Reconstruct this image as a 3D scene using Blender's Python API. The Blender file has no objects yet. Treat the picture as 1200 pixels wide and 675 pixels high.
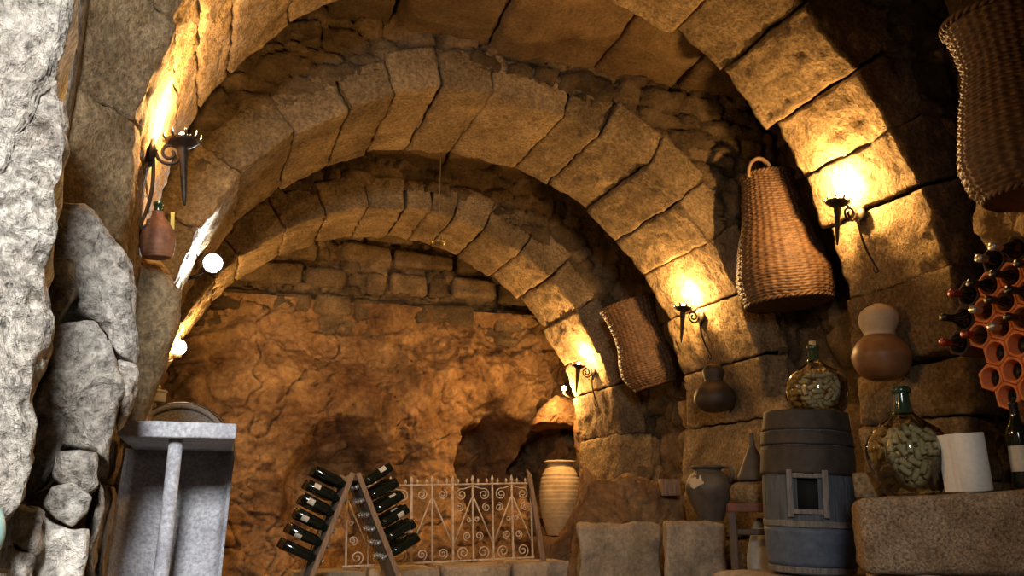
import bpy, math, random
import numpy as np
from mathutils import Vector, Matrix, Quaternion

R = math.radians
PI = math.pi
rng = random.Random(7)
C = bpy.context.scene.collection

# ------------------------------------------------------------------ camera model
F = 1000.0
PIT = math.atan(262.5 / F)
YAW = R(20.1)
ZC = 0.62


def ray(px, py):
    x = (px - 600) / F
    y = -(py - 337.5) / F
    d = (x, math.cos(PIT) - y * math.sin(PIT), math.sin(PIT) + y * math.cos(PIT))
    c, s = math.cos(YAW), math.sin(YAW)
    return np.array([d[0] * c + d[1] * s, -d[0] * s + d[1] * c, d[2]])


def at(px, py, X=None, Y=None, Z=None, D=None):
    r = ray(px, py)
    if X is not None:
        t = X / r[0]
    elif Y is not None:
        t = Y / r[1]
    elif Z is not None:
        t = (Z - ZC) / r[2]
    else:
        t = D
    p = r * t
    p[2] += ZC
    return p


cam = bpy.data.cameras.new('camera')
cam.sensor_width = 36
cam.lens = 36 * F / 1200
cam.clip_start = 0.02
camo = bpy.data.objects.new('camera', cam)
C.objects.link(camo)
camo.location = (0, 0, ZC)
camo.rotation_euler = (PI / 2 + PIT, 0, -YAW)
bpy.context.scene.camera = camo

# ------------------------------------------------------------------ noise
_p = np.random.RandomState(3).permutation(256)
PERM = np.concatenate([_p, _p, _p])
_g = np.random.RandomState(5).normal(size=(256, 3))
GRAD = _g / np.linalg.norm(_g, axis=1)[:, None]


def perlin(p):
    p = np.asarray(p, float)
    i = np.floor(p).astype(int)
    f = p - i
    u = f * f * f * (f * (f * 6 - 15) + 10)
    i &= 255
    out = 0
    for dx in (0, 1):
        wx = u[:, 0] if dx else 1 - u[:, 0]
        for dy in (0, 1):
            wy = u[:, 1] if dy else 1 - u[:, 1]
            for dz in (0, 1):
                wz = u[:, 2] if dz else 1 - u[:, 2]
                h = PERM[PERM[PERM[(i[:, 0] + dx) & 255] + ((i[:, 1] + dy) & 255)] + ((i[:, 2] + dz) & 255)]
                g = GRAD[h]
                out = out + wx * wy * wz * ((f[:, 0] - dx) * g[:, 0] + (f[:, 1] - dy) * g[:, 1] + (f[:, 2] - dz) * g[:, 2])
    return out * 1.6


def fbm(p, freq, octs=3, gain=.5):
    p = np.asarray(p, float) * freq
    a, s = 1.0, 0
    for k in range(octs):
        s = s + a * perlin(p + 17.3 * k)
        p = p * 2.03
        a *= gain
    return s


def rough(P, amp, freq, octs=4):
    P = np.asarray(P, float)
    o = np.stack([fbm(P + k * 31.7, freq, octs) for k in range(3)], 1)
    return P + o * amp


# ------------------------------------------------------------------ mesh builder
class MB:
    def __init__(self):
        self.v, self.f, self.t, self.n = [], [], [], 0

    def add(self, V, Fs, tone=.5):
        V = np.asarray(V, float).reshape(-1, 3)
        self.v.append(V)
        self.f += [[i + self.n for i in f] for f in Fs]
        self.t.append(np.broadcast_to(np.asarray(tone, float), (len(V),)).copy())
        self.n += len(V)
        return self

    def build(self, name, mat, parent=None, smooth=True, **props):
        me = bpy.data.meshes.new(name)
        V = np.concatenate(self.v)
        me.from_pydata(V.tolist(), [], self.f)
        at_ = me.attributes.new('tone', 'FLOAT', 'POINT')
        at_.data.foreach_set('value', np.concatenate(self.t).astype(np.float32))
        me.polygons.foreach_set('use_smooth', [smooth] * len(me.polygons))
        me.materials.append(mat)
        me.update()
        o = bpy.data.objects.new(name, me)
        C.objects.link(o)
        if parent:
            o.parent = parent
        for k, x in props.items():
            o[k] = x
        return o


def tag(o, label, category, group=None):
    o['label'] = label
    o['category'] = category
    if group:
        o['group'] = group
    elif 'group' in o:
        del o['group']
    return o


def empty(name, loc=(0, 0, 0), rot=(0, 0, 0), label=None, category=None, group=None):
    o = bpy.data.objects.new(name, None)
    o.empty_display_size = .05
    C.objects.link(o)
    o.location = [float(a) for a in loc]
    o.rotation_euler = rot
    if label:
        tag(o, label, category, group)
    return o


def copy_tree(o, parent=None):
    c = o.copy()
    C.objects.link(c)
    if parent:
        c.parent = parent
    for ch in list(o.children):
        copy_tree(ch, c)
    return c


# ---- shapes
def grid_faces(nu, nv, closed_u=False, flip=False):
    Fs = []
    for i in range(nu if closed_u else nu - 1):
        for j in range(nv - 1):
            a, b = i * nv + j, ((i + 1) % nu) * nv + j
            q = [a, b, b + 1, a + 1]
            Fs.append(q[::-1] if flip else q)
    return Fs


def rblock(mb, P8, res=.035, rnd=.02, amp=.012, freq=7, tone=None, octs=4):
    """rounded, weathered hexahedral stone; P8[ix][iy][iz] corner points"""
    P8 = np.asarray(P8, float).reshape(2, 2, 2, 3)
    L = np.array([np.linalg.norm(P8[1].mean((0, 1)) - P8[0].mean((0, 1))),
                  np.linalg.norm(P8[:, 1].mean((0, 1)) - P8[:, 0].mean((0, 1))),
                  np.linalg.norm(P8[:, :, 1].mean((0, 1)) - P8[:, :, 0].mean((0, 1)))])
    n = [int(min(56, max(4, l / res))) for l in L]
    r = min(rnd, L.min() * .35)
    idx, keys = {}, []
    Fs = []

    def vid(k):
        if k not in idx:
            idx[k] = len(keys)
            keys.append(k)
        return idx[k]
    for ax in range(3):
        a, b = [(1, 2), (2, 0), (0, 1)][ax]
        for side in (0, n[ax]):
            for i in range(n[a]):
                for j in range(n[b]):
                    q = []
                    for di, dj in ((0, 0), (1, 0), (1, 1), (0, 1)):
                        k = [0, 0, 0]
                        k[ax] = side
                        k[a] = i + di
                        k[b] = j + dj
                        q.append(vid(tuple(k)))
                    Fs.append(q if side else q[::-1])
    K = np.array(keys, float) / np.array(n)
    # denser near the edges so the rounding reads
    half = L / 2
    q = (K * 2 - 1) * half
    inner = np.clip(q, -(half - r), half - r)
    d = q - inner
    ln = np.linalg.norm(d, axis=1)
    ok = ln > 1e-9
    q[ok] = inner[ok] + d[ok] / ln[ok][:, None] * r
    w = (q / half + 1) / 2
    V = 0
    for x in (0, 1):
        for y in (0, 1):
            for z in (0, 1):
                V = V + ((w[:, 0] if x else 1 - w[:, 0]) * (w[:, 1] if y else 1 - w[:, 1]) * (w[:, 2] if z else 1 - w[:, 2]))[:, None] * P8[x, y, z]
    if np.linalg.det(np.array([P8[1].mean((0, 1)) - P8[0].mean((0, 1)), P8[:, 1].mean((0, 1)) - P8[:, 0].mean((0, 1)), P8[:, :, 1].mean((0, 1)) - P8[:, :, 0].mean((0, 1))])) < 0:
        Fs = [f[::-1] for f in Fs]
    V = rough(V, amp, freq, octs)
    mb.add(V, Fs, rng.random() if tone is None else tone)


def box_corners(x0, x1, y0, y1, z0, z1, jit=0):
    P = np.zeros((2, 2, 2, 3))
    for a in (0, 1):
        for b in (0, 1):
            for c in (0, 1):
                P[a, b, c] = [(x0, x1)[a], (y0, y1)[b], (z0, z1)[c]]
                if jit:
                    P[a, b, c] += [rng.uniform(-jit, jit) for _ in range(3)]
    return P


def boulder(mb, poly, back, bulge=.05, res=.018, amp=.012, freq=9, tone=None, edge=.05, rings=9, ridge=0.):
    """stone with a traced outline in space; `back` = vector from its face to its back"""
    poly = np.asarray(poly, float)
    back = np.asarray(back, float)
    bl = np.linalg.norm(back)
    bd = back / bl
    pts = []
    for i in range(len(poly)):
        a, b = poly[i], poly[(i + 1) % len(poly)]
        m = max(1, int(np.linalg.norm(b - a) / res))
        for k in range(m):
            pts.append(a + (b - a) * k / m)
    B = np.array(pts)
    # round the corners a little
    for _ in range(1):
        B = (np.roll(B, 1, 0) + 2 * B + np.roll(B, -1, 0)) / 4
    cen = B.mean(0)
    size = np.linalg.norm(B - cen, axis=1).mean()
    N = len(B)
    rows = []
    for t in (1.0, .6, .25):
        rows.append(cen + (B - cen) * (.90 + .1 * (1 - t)) + back * t)
    rows.append(cen + (B - cen) * 1.0 + bd * edge * .5)
    nr = max(rings, int(size / res * .8))
    for k in range(nr):
        s = 1 - (k / nr) ** 1.15
        s2 = 1 - s
        h = bulge * min(1, (s2 * size / edge)) ** .5 if edge > 0 else 0
        h = h + bulge * .35 * s2
        rows.append(cen + (B - cen) * s * (1 if k else .985) - bd * h)
    V = np.concatenate(rows + [cen[None] - bd * bulge * 1.35])
    Fs = []
    nrow = len(rows)
    for r_ in range(nrow - 1):
        for i in range(N):
            a, b = r_ * N + i, r_ * N + (i + 1) % N
            Fs.append([a, b, b + N, a + N])
    top = nrow * N
    for i in range(N):
        Fs.append([(nrow - 1) * N + i, (nrow - 1) * N + (i + 1) % N, top])
    Fs.append(list(range(N))[::-1])
    # orientation
    nrm = np.zeros(3)
    for i in range(N):
        nrm += np.cross(B[i] - cen, B[(i + 1) % N] - cen)
    if np.dot(nrm, bd) > 0:
        Fs = [f[::-1] for f in Fs]
    V = rough(V, amp, freq)
    if ridge:
        V = V + bd * (np.abs(fbm(V, 11, 4, .6)) * ridge)[:, None]
    mb.add(V, Fs, rng.random() if tone is None else tone)


def rubble(mb, O, u, v, nrm, W, H, cw, ch, depth=.06, res=.025, mask=None, amp=.02, seed=1, flip=False, wob=.0):
    rs = np.random.RandomState(seed)
    O, u, v, nrm = [np.asarray(a, float) for a in (O, u, v, nrm)]
    seeds = []
    y = -ch
    while y < H + ch:
        hgt = ch * rs.uniform(.55, 1.4)
        x = -cw * rs.uniform(.3, 1.2)
        while x < W + cw:
            wd = cw * rs.uniform(.45, 1.6)
            seeds.append((x + wd / 2, y + hgt / 2 + rs.uniform(-.25, .25) * hgt, wd, hgt))
            x += wd
        y += hgt
    S = np.array(seeds)
    nu, nv = int(W / res) + 1, int(H / res) + 1
    U, Vv = np.meshgrid(np.linspace(0, W, nu), np.linspace(0, H, nv), indexing='ij')
    P2 = np.stack([U.ravel(), Vv.ravel()], 1)
    Pw = O + P2[:, :1] * u + P2[:, 1:] * v
    w2 = np.stack([fbm(Pw, 4, 2), fbm(Pw + 50, 4, 2)], 1) * .035
    Q = P2 + w2
    d1 = np.full(len(Q), 9.)
    d2 = np.full(len(Q), 9.)
    who = np.zeros(len(Q), int)
    for k, (sx, sy, wd, hg) in enumerate(S):
        d = (np.abs((Q[:, 0] - sx) / wd * 1.0) ** 3 + np.abs((Q[:, 1] - sy) / hg * 1.0) ** 3) ** (1 / 3)
        nearer = d < d1
        d2 = np.where(nearer, d1, np.minimum(d2, d))
        who = np.where(nearer, k, who)
        d1 = np.where(nearer, d, d1)
    e = np.clip((d2 - d1) / .22, 0, 1)
    tone = rs.uniform(0, 1, len(S))
    base = rs.uniform(-.35, .5, len(S)) * depth
    tilt = rs.uniform(-.3, .3, (len(S), 2))
    hgt = depth * (1 - (1 - e) ** 2) + (base[who] + (Q[:, 0] - S[who, 0]) * tilt[who, 0] * .4 + (Q[:, 1] - S[who, 1]) * tilt[who, 1] * .5) * np.clip(e * 2, 0, 1)
    hgt = hgt + fbm(Pw, 9, 4) * amp * (.4 + e)
    if wob:
        hgt = hgt + fbm(Pw, .9, 2) * wob
    V = Pw + hgt[:, None] * nrm
    tn = tone[who] * np.clip(.3 + e, 0, 1)
    keep = np.ones(len(V), bool) if mask is None else mask(Pw)
    Fs = []
    kk = keep.reshape(nu, nv)
    want = np.dot(np.cross(u, v), nrm) > 0
    for i in range(nu - 1):
        for j in range(nv - 1):
            if kk[i, j] and kk[i + 1, j] and kk[i + 1, j + 1] and kk[i, j + 1]:
                q = [i * nv + j, (i + 1) * nv + j, (i + 1) * nv + j + 1, i * nv + j + 1]
                Fs.append(q if want else q[::-1])
    mb.add(V, Fs, tn)


def lathe(mb, prof, n=40, axis_pts=None, tone=.5, cap=True, sx=1., sy=1., close=False):
    prof = np.asarray(prof, float)
    m = len(prof)
    V = []
    for i in range(n):
        a = 2 * PI * i / n
        for r, z in prof:
            V.append((r * math.cos(a) * sx, r * math.sin(a) * sy, z))
    Fs = grid_faces(n, m, closed_u=True)
    mb.add(V, Fs, tone)
    return mb


def tube(mb, path, rad, n=8, tone=.5, cap=True):
    P = np.asarray(path, float)
    m = len(P)
    rad = np.broadcast_to(np.asarray(rad, float), (m,))
    T = np.gradient(P, axis=0)
    T /= np.linalg.norm(T, axis=1)[:, None] + 1e-12
    up = np.array([0, 0, 1.]) if abs(T[0, 2]) < .9 else np.array([1., 0, 0])
    a = np.cross(T[0], up)
    a /= np.linalg.norm(a)
    V = []
    for i in range(m):
        a = a - T[i] * np.dot(a, T[i])
        a /= np.linalg.norm(a) + 1e-12
        b = np.cross(T[i], a)
        for k in range(n):
            th = 2 * PI * k / n
            V.append(P[i] + rad[i] * (a * math.cos(th) + b * math.sin(th)))
    Fs = []
    for i in range(m - 1):
        for k in range(n):
            k2 = (k + 1) % n
            Fs.append([i * n + k, i * n + k2, (i + 1) * n + k2, (i + 1) * n + k])
    if cap:
        Fs.append(list(range(n))[::-1])
        Fs.append([(m - 1) * n + k for k in range(n)])
    mb.add(V, Fs, tone)
    return mb


def bbox(mb, x0, x1, y0, y1, z0, z1, bev=.004, tone=.5, M=None, seg=2, amp=0, freq=8, div=1):
    import bmesh
    bm = bmesh.new()
    bmesh.ops.create_cube(bm, size=1)
    for v in bm.verts:
        v.co = Vector(((x0 + x1) / 2 + v.co.x * (x1 - x0), (y0 + y1) / 2 + v.co.y * (y1 - y0), (z0 + z1) / 2 + v.co.z * (z1 - z0)))
    if bev:
        bmesh.ops.bevel(bm, geom=list(bm.edges), offset=bev, segments=seg, affect='EDGES', profile=.5)
    if div > 1:
        bmesh.ops.subdivide_edges(bm, edges=list(bm.edges), cuts=div, use_grid_fill=True)
    bm.verts.ensure_lookup_table()
    V = np.array([v.co[:] for v in bm.verts])
    Fs = [[v.index for v in f.verts] for f in bm.faces]
    bm.free()
    if amp:
        V = rough(V, amp, freq)
    if M is not None:
        V = V @ np.array(M)[:3, :3].T + np.array(M)[:3, 3]
    mb.add(V, Fs, tone)
    return mb


# ------------------------------------------------------------------ materials
def node_mat(name):
    m = bpy.data.materials.new(name)
    m.use_nodes = True
    nt = m.node_tree
    nt.nodes.clear()
    out = nt.nodes.new('ShaderNodeOutputMaterial')
    b = nt.nodes.new('ShaderNodeBsdfPrincipled')
    nt.links.new(b.outputs[0], out.inputs[0])
    return m, nt, b, out


def N(nt, t, **kw):
    n = nt.nodes.new(t)
    for k, v in kw.items():
        if k in n.inputs:
            n.inputs[k].default_value = v
        else:
            setattr(n, k, v)
    return n


def ramp(nt, fac, stops):
    r = nt.nodes.new('ShaderNodeValToRGB')
    el = r.color_ramp.elements
    while len(el) < len(stops):
        el.new(.5)
    for e, (p, c) in zip(el, stops):
        e.position = p
        e.color = (*c, 1) if len(c) == 3 else c
    nt.links.new(fac, r.inputs[0])
    return r.outputs[0]


def mix(nt, fac, a, b, mode='MIX'):
    m = nt.nodes.new('ShaderNodeMix')
    m.data_type = 'RGBA'
    m.blend_type = mode
    for sock, val in ((0, fac), (6, a), (7, b)):
        if isinstance(val, (int, float)):
            m.inputs[sock].default_value = val
        elif isinstance(val, tuple):
            m.inputs[sock].default_value = (*val, 1)
        else:
            nt.links.new(val, m.inputs[sock])
    return m.outputs[2]


def stone_mat(name, c1, c2, c3, scale=3., fine=40., bump=.6, tonamt=.6, rough_=.9, patch=.5, speck=.35, dist=.02):
    m, nt, b, out = node_mat(name)
    tc = N(nt, 'ShaderNodeTexCoord')
    L = nt.links.new
    n1 = N(nt, 'ShaderNodeTexNoise', Scale=scale, Detail=8., Roughness=.62)
    n2 = N(nt, 'ShaderNodeTexNoise', Scale=scale * .35, Detail=5., Roughness=.6, Distortion=.6)
    n3 = N(nt, 'ShaderNodeTexNoise', Scale=fine, Detail=6., Roughness=.7)
    for n in (n1, n2, n3):
        L(tc.outputs['Object'], n.inputs['Vector'])
    col = ramp(nt, n1.outputs[0], [(.32, c1), (.68, c2)])
    pf = ramp(nt, n2.outputs[0], [(.45, (0, 0, 0)), (.65, (patch,) * 3)])
    col = mix(nt, pf, col, c3)
    sp = ramp(nt, n3.outputs[0], [(.35, (1 - speck,) * 3), (.65, (1 + speck * .3,) * 3)])
    col = mix(nt, 1., col, sp, 'MULTIPLY')
    at_ = N(nt, 'ShaderNodeAttribute', attribute_name='tone')
    mr = N(nt, 'ShaderNodeMapRange')
    mr.inputs['To Min'].default_value = 1 - tonamt * .5
    mr.inputs['To Max'].default_value = 1 + tonamt * .5
    L(at_.outputs['Fac'], mr.inputs['Value'])
    col = mix(nt, 1., col, mr.outputs[0], 'MULTIPLY')
    L(col, b.inputs['Base Color'])
    b.inputs['Roughness'].default_value = rough_
    b.inputs['Specular IOR Level'].default_value = .08
    ad = N(nt, 'ShaderNodeMath', operation='MULTIPLY_ADD')
    L(n3.outputs[0], ad.inputs[0])
    ad.inputs[1].default_value = .45
    n4 = N(nt, 'ShaderNodeTexNoise', Scale=fine * .28, Detail=6., Roughness=.65)
    L(tc.outputs['Object'], n4.inputs['Vector'])
    L(n4.outputs[0], ad.inputs[2])
    bp = N(nt, 'ShaderNodeBump', Strength=bump, Distance=dist)
    L(ad.outputs[0], bp.inputs['Height'])
    L(bp.outputs[0], b.inputs['Normal'])
    return m


def plain_mat(name, c1, c2=None, scale=20., rough_=.6, bump=.15, metal=0., spec=.4, stretch=None, dist=.004):
    m, nt, b, out = node_mat(name)
    L = nt.links.new
    tc = N(nt, 'ShaderNodeTexCoord')
    n = N(nt, 'ShaderNodeTexNoise', Scale=scale, Detail=6., Roughness=.65)
    if stretch:
        mp = N(nt, 'ShaderNodeMapping')
        mp.inputs['Scale'].default_value = stretch
        L(tc.outputs['Object'], mp.inputs[0])
        L(mp.outputs[0], n.inputs['Vector'])
    else:
        L(tc.outputs['Object'], n.inputs['Vector'])
    c2 = c2 or tuple(x * .7 for x in c1)
    col = ramp(nt, n.outputs[0], [(.35, c2), (.65, c1)])
    L(col, b.inputs['Base Color'])
    b.inputs['Roughness'].default_value = rough_
    b.inputs['Metallic'].default_value = metal
    b.inputs['Specular IOR Level'].default_value = spec
    if bump:
        bp = N(nt, 'ShaderNodeBump', Strength=bump, Distance=dist)
        L(n.outputs[0], bp.inputs['Height'])
        L(bp.outputs[0], b.inputs['Normal'])
    return m


def glass_mat(name, tint, gloss_rough=.03, opac=.0):
    m = bpy.data.materials.new(name)
    m.use_nodes = True
    nt = m.node_tree
    nt.nodes.clear()
    out = N(nt, 'ShaderNodeOutputMaterial')
    tr = N(nt, 'ShaderNodeBsdfTransparent')
    tr.inputs[0].default_value = (*tint, 1)
    gl = N(nt, 'ShaderNodeBsdfGlossy', Roughness=gloss_rough)
    gl.inputs[0].default_value = (1, 1, 1, 1)
    fr = N(nt, 'ShaderNodeFresnel', IOR=1.5)
    mx = N(nt, 'ShaderNodeMixShader')
    nt.links.new(fr.outputs[0], mx.inputs[0])
    nt.links.new(tr.outputs[0], mx.inputs[1])
    nt.links.new(gl.outputs[0], mx.inputs[2])
    nt.links.new(mx.outputs[0], out.inputs[0])
    return m


def emit_mat(name, col, s):
    m = bpy.data.materials.new(name)
    m.use_nodes = True
    nt = m.node_tree
    nt.nodes.clear()
    out = N(nt, 'ShaderNodeOutputMaterial')
    e = N(nt, 'ShaderNodeEmission', Strength=s)
    e.inputs[0].default_value = (*col, 1)
    nt.links.new(e.outputs[0], out.inputs[0])
    return m


M = {}
M['arch'] = stone_mat('arch_granite', (.20, .135, .07), (.47, .335, .18), (.16, .11, .06), 4, 50, 1., .45, patch=.35, speck=.55, dist=.035)
M['rubble'] = stone_mat('rubble_stone', (.10, .066, .036), (.25, .17, .09), (.075, .052, .03), 5, 45, .9, .8, dist=.03)
M['slab'] = stone_mat('ceiling_slab_stone', (.14, .085, .042), (.30, .195, .095), (.12, .085, .05), 3, 50, .9, .5, dist=.03)
M['rock'] = stone_mat('brown_rock', (.18, .09, .04), (.48, .29, .13), (.075, .038, .02), 2.6, 24, .9, .3, patch=.8, speck=.35, dist=.035)
M['jamb'] = stone_mat('grey_granite', (.44, .38, .31), (.74, .68, .58), (.34, .27, .20), 5, 38, 1., .75, patch=.45, speck=.7, dist=.05)
M['kerb'] = stone_mat('pale_block_stone', (.27, .205, .135), (.52, .41, .28), (.18, .14, .09), 4, 40, .5, .4)
M['trough'] = stone_mat('pinkish_granite', (.27, .175, .10), (.48, .35, .22), (.22, .14, .08), 9, 110, .8, .2, speck=.75, dist=.01)
M['pedestal'] = stone_mat('speckled_grey_granite', (.34, .33, .35), (.60, .59, .60), (.44, .43, .46), 10, 90, .25, .1, rough_=.6, speck=.45, patch=.25, dist=.006)
M['floor'] = stone_mat('earth_floor', (.12, .09, .06), (.25, .19, .12), (.09, .07, .05), 3, 40, .6, .3)
M['iron'] = plain_mat('forged_iron', (.05, .035, .025), (.025, .018, .013), 40, .55, .3, .6)
M['railing'] = plain_mat('painted_iron', (.68, .55, .40), (.36, .27, .18), 30, .5, .2)
M['wood'] = plain_mat('old_wood', (.30, .19, .11), (.15, .09, .05), 14, .7, .3, stretch=(6, 6, .7))
M['darkwood'] = plain_mat('dark_wood', (.10, .065, .042), (.05, .032, .02), 14, .7, .3, stretch=(6, 6, .7))
M['greywood'] = plain_mat('weathered_grey_wood', (.22, .20, .18), (.10, .09, .08), 14, .75, .4, stretch=(6, 6, .6))
M['wicker'] = plain_mat('brown_wicker', (.14, .072, .032), (.06, .03, .014), 25, .6, .3)
M['barrelblue'] = plain_mat('faded_blue_barrel_staves', (.095, .105, .12), (.045, .052, .06), 12, .7, .35, stretch=(5, 5, .5))
M['barrelbrown'] = plain_mat('brown_barrel_hoop', (.05, .037, .027), (.026, .02, .015), 18, .7, .3)
M['barrelpaint'] = plain_mat('blue_grey_paint', (.10, .13, .18), (.055, .07, .10), 14, .65, .3)
M['black'] = plain_mat('painted_interior_shade', (.008, .007, .006), None, 10, .9, 0)
M['bottle'] = plain_mat('dark_green_bottle_glass', (.008, .011, .007), None, 10, .08, 0, spec=.6)
M['foil'] = plain_mat('silver_foil', (.62, .60, .55), (.42, .40, .36), 60, .3, .2, .7)
M['redfoil'] = plain_mat('red_foil', (.28, .03, .02), None, 60, .35, .2, .3)
M['darkfoil'] = plain_mat('black_foil', (.015, .012, .012), None, 60, .35, .1, .1)
M['label'] = plain_mat('paper_label', (.62, .58, .48), (.5, .45, .36), 30, .7, .05)
M['terracotta'] = plain_mat('orange_terracotta', (.78, .25, .085), (.60, .18, .06), 18, .75, .2)
M['darkclay'] = plain_mat('shade_darkened_clay', (.05, .025, .018), None, 18, .8, .2)  # clay darkened to paint in the shade on the unlit cells
M['jar'] = plain_mat('buff_earthenware', (.48, .36, .20), (.32, .22, .12), 9, .75, .25)
M['greyclay'] = plain_mat('grey_brown_earthenware', (.09, .075, .06), (.045, .038, .032), 9, .6, .25)
M['paleflake'] = plain_mat('pale_flaked_glaze', (.50, .42, .30), None, 14, .8, .2)
M['gourdtan'] = plain_mat('tan_gourd_skin', (.26, .13, .055), (.16, .075, .03), 7, .45, .1)
M['gourdpale'] = plain_mat('pale_gourd_skin', (.55, .45, .31), (.40, .31, .20), 9, .5, .1)
M['gourddark'] = plain_mat('dark_gourd_skin', (.045, .03, .018), (.025, .017, .01), 9, .55, .1)
M['cord'] = plain_mat('old_cord', (.20, .13, .07), None, 60, .8, .1)
M['paper'] = plain_mat('white_paper_towel', (.82, .78, .68), (.74, .70, .60), 60, .85, .3, dist=.002)
M['cork'] = plain_mat('cork', (.52, .38, .22), (.34, .23, .12), 60, .8, .3)
M['demijohn'] = glass_mat('green_demijohn_glass', (.90, .95, .85))
M['demineck'] = plain_mat('thick_green_glass', (.022, .045, .022), (.012, .03, .014), 20, .1, 0, spec=.7)
M['brass'] = plain_mat('dull_brass', (.45, .33, .12), (.25, .18, .07), 30, .4, .1, .8)
M['white'] = plain_mat('white_enamel', (.7, .7, .7), None, 30, .4, 0)
M['turq'] = plain_mat('pale_turquoise_glaze', (.36, .58, .52), (.30, .50, .45), 12, .4, 0)
M['yellow'] = plain_mat('yellow_card', (.75, .55, .12), None, 30, .7, 0)
M['cane'] = plain_mat('reddish_woven_cane', (.30, .13, .06), (.16, .065, .03), 30, .7, .3)
M['sack'] = plain_mat('pale_grey_sacking', (.42, .39, .33), (.30, .27, .22), 16, .9, .4)
M['redbrown'] = plain_mat('worn_red_paint', (.17, .05, .03), (.09, .04, .028), 18, .7, .3)
M['bulb'] = emit_mat('warm_bulb_glow', (1, .72, .38), 120)
M['coldbulb'] = emit_mat('cold_lamp_glow', (.80, .90, 1), 160)
M['glass_bulb'] = emit_mat('warm_globe_glow', (1, .70, .32), 90)

# ------------------------------------------------------------------ the vault
ARCH = [  # xc, zc, R, Ynear, thickness, radial height
    dict(xc=1.53, zc=1.58, R=1.80, Y=2.99, t=.69, h=.34),
    dict(xc=1.53, zc=1.30, R=1.77, Y=4.45, t=.92, h=.23),
    dict(xc=1.49, zc=1.18, R=1.83, Y=6.45, t=.79, h=.26),
]
JOINTS = [
    [(210, 175), (236, 128), (262, 82), (335, 28), (789, 35), (841, 91), (905, 148), (938, 211), (967, 268), (1001, 352)],
    [(265, 262), (318, 209), (376, 184), (426, 175), (476, 174), (527, 179), (602, 196), (640, 219), (683, 250), (722, 282), (757, 320), (787, 375), (814, 438)],
    [(243, 351), (276, 330), (326, 303), (368, 290), (413, 280), (451, 276), (479, 275), (505, 286), (534, 305), (572, 327), (603, 354), (637, 385), (658, 430), (673, 466)],
]
for a, js in zip(ARCH, JOINTS):
    th = []
    for px, py in js:
        p = at(px, py, Y=a['Y'] + a['t'])
        th.append(math.atan2(p[2] - a['zc'], p[0] - a['xc']))
    th = sorted(th)
    full = [th[0]]
    for t in th[1:]:
        gap = t - full[-1]
        k = max(1, round(gap / .27))
        for j in range(k):
            full.append(full[-1] + gap / k)
    while full[0] > -.12:
        full.insert(0, full[0] - .22)
    while full[-1] < PI + .1:
        full.append(full[-1] + .21)
    a['th'] = full
    mb = MB()
    for k in range(len(full) - 1):
        t0, t1 = full[k] + .0028, full[k + 1] - .0028
        jr, jy, jh = rng.uniform(-.012, .012), rng.uniform(-.02, .02), rng.uniform(-.02, .05)
        P = np.zeros((2, 2, 2, 3))
        for i, t in enumerate((t0, t1)):
            for j, y in enumerate((a['Y'] + jy, a['Y'] + a['t'] + rng.uniform(-.03, .03))):
                for l, r in enumerate((a['R'] + jr, a['R'] + a['h'] + jh)):
                    sk = rng.uniform(-.007, .007)
                    if a['Y'] < 3.2 and j == 0:
                        y = y - .36 * min(1, max(0, (1.0 - (a['xc'] + r * math.cos(t))) / 1.2))
                    P[i, j, l] = [a['xc'] + r * math.cos(t + sk * (j == 0)), y + rng.uniform(-.012, .012), a['zc'] + r * math.sin(t + sk * (j == 0))]
        rblock(mb, P, res=.019, rnd=.008, amp=.013, freq=10)
    # piers carrying the ring
    for side in (1, -1):
        t = full[0] if side > 0 else full[-1]
        z1 = a['zc'] + a['R'] * math.sin(t) - .012
        xj = a['xc'] + a['R'] * math.cos(t)
        while z1 > .0:
            hh = min(z1 + .02, rng.uniform(.27, .42))
            if z1 - hh < .12:
                hh = z1 + .02
            x0, x1 = (xj + rng.uniform(-.015, .015), xj + .5) if side > 0 else (xj - .5, xj + rng.uniform(-.015, .015))
            rblock(mb, box_corners(x0, x1, a['Y'] + rng.uniform(-.03, .02) - (.36 if side < 0 and a['Y'] < 3.2 else 0), a['Y'] + a['t'], z1 - hh, z1 - .012, .01), res=.035, rnd=.025, amp=.014, freq=7)
            z1 -= hh
    a['obj'] = mb.build('stone_arch', M['arch'], kind='structure')

# ---- spandrel rubble above each ring
ZTOP = 3.5
for i, a in enumerate(ARCH):
    def mask(P, a=a):
        r = np.hypot(P[:, 0] - a['xc'], P[:, 2] - a['zc'])
        ok = (r > a['R'] + a['h'] * .6)
        side = (P[:, 2] < a['zc']) & (P[:, 0] > a['xc'] - a['R'] - .15) & (P[:, 0] < a['xc'] + a['R'] + .15)
        return ok & ~side
    top = 3.9 if i == 0 else ZTOP
    mb = MB()
    rubble(mb, (-1.0, a['Y'] + .07, 0), (1, 0, 0), (0, 0, 1), (0, -1, 0), 5.2, top, .24, .13, .06, .022, mask, .02, 20 + i)
    rubble(mb, (-1.0, a['Y'] + a['t'] - .04, 0), (1, 0, 0), (0, 0, 1), (0, 1, 0), 5.2, top, .3, .16, .05, .06, mask, .02, 30 + i)
    mb.build('wall_spandrel', M['rubble'], kind='structure')

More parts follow.
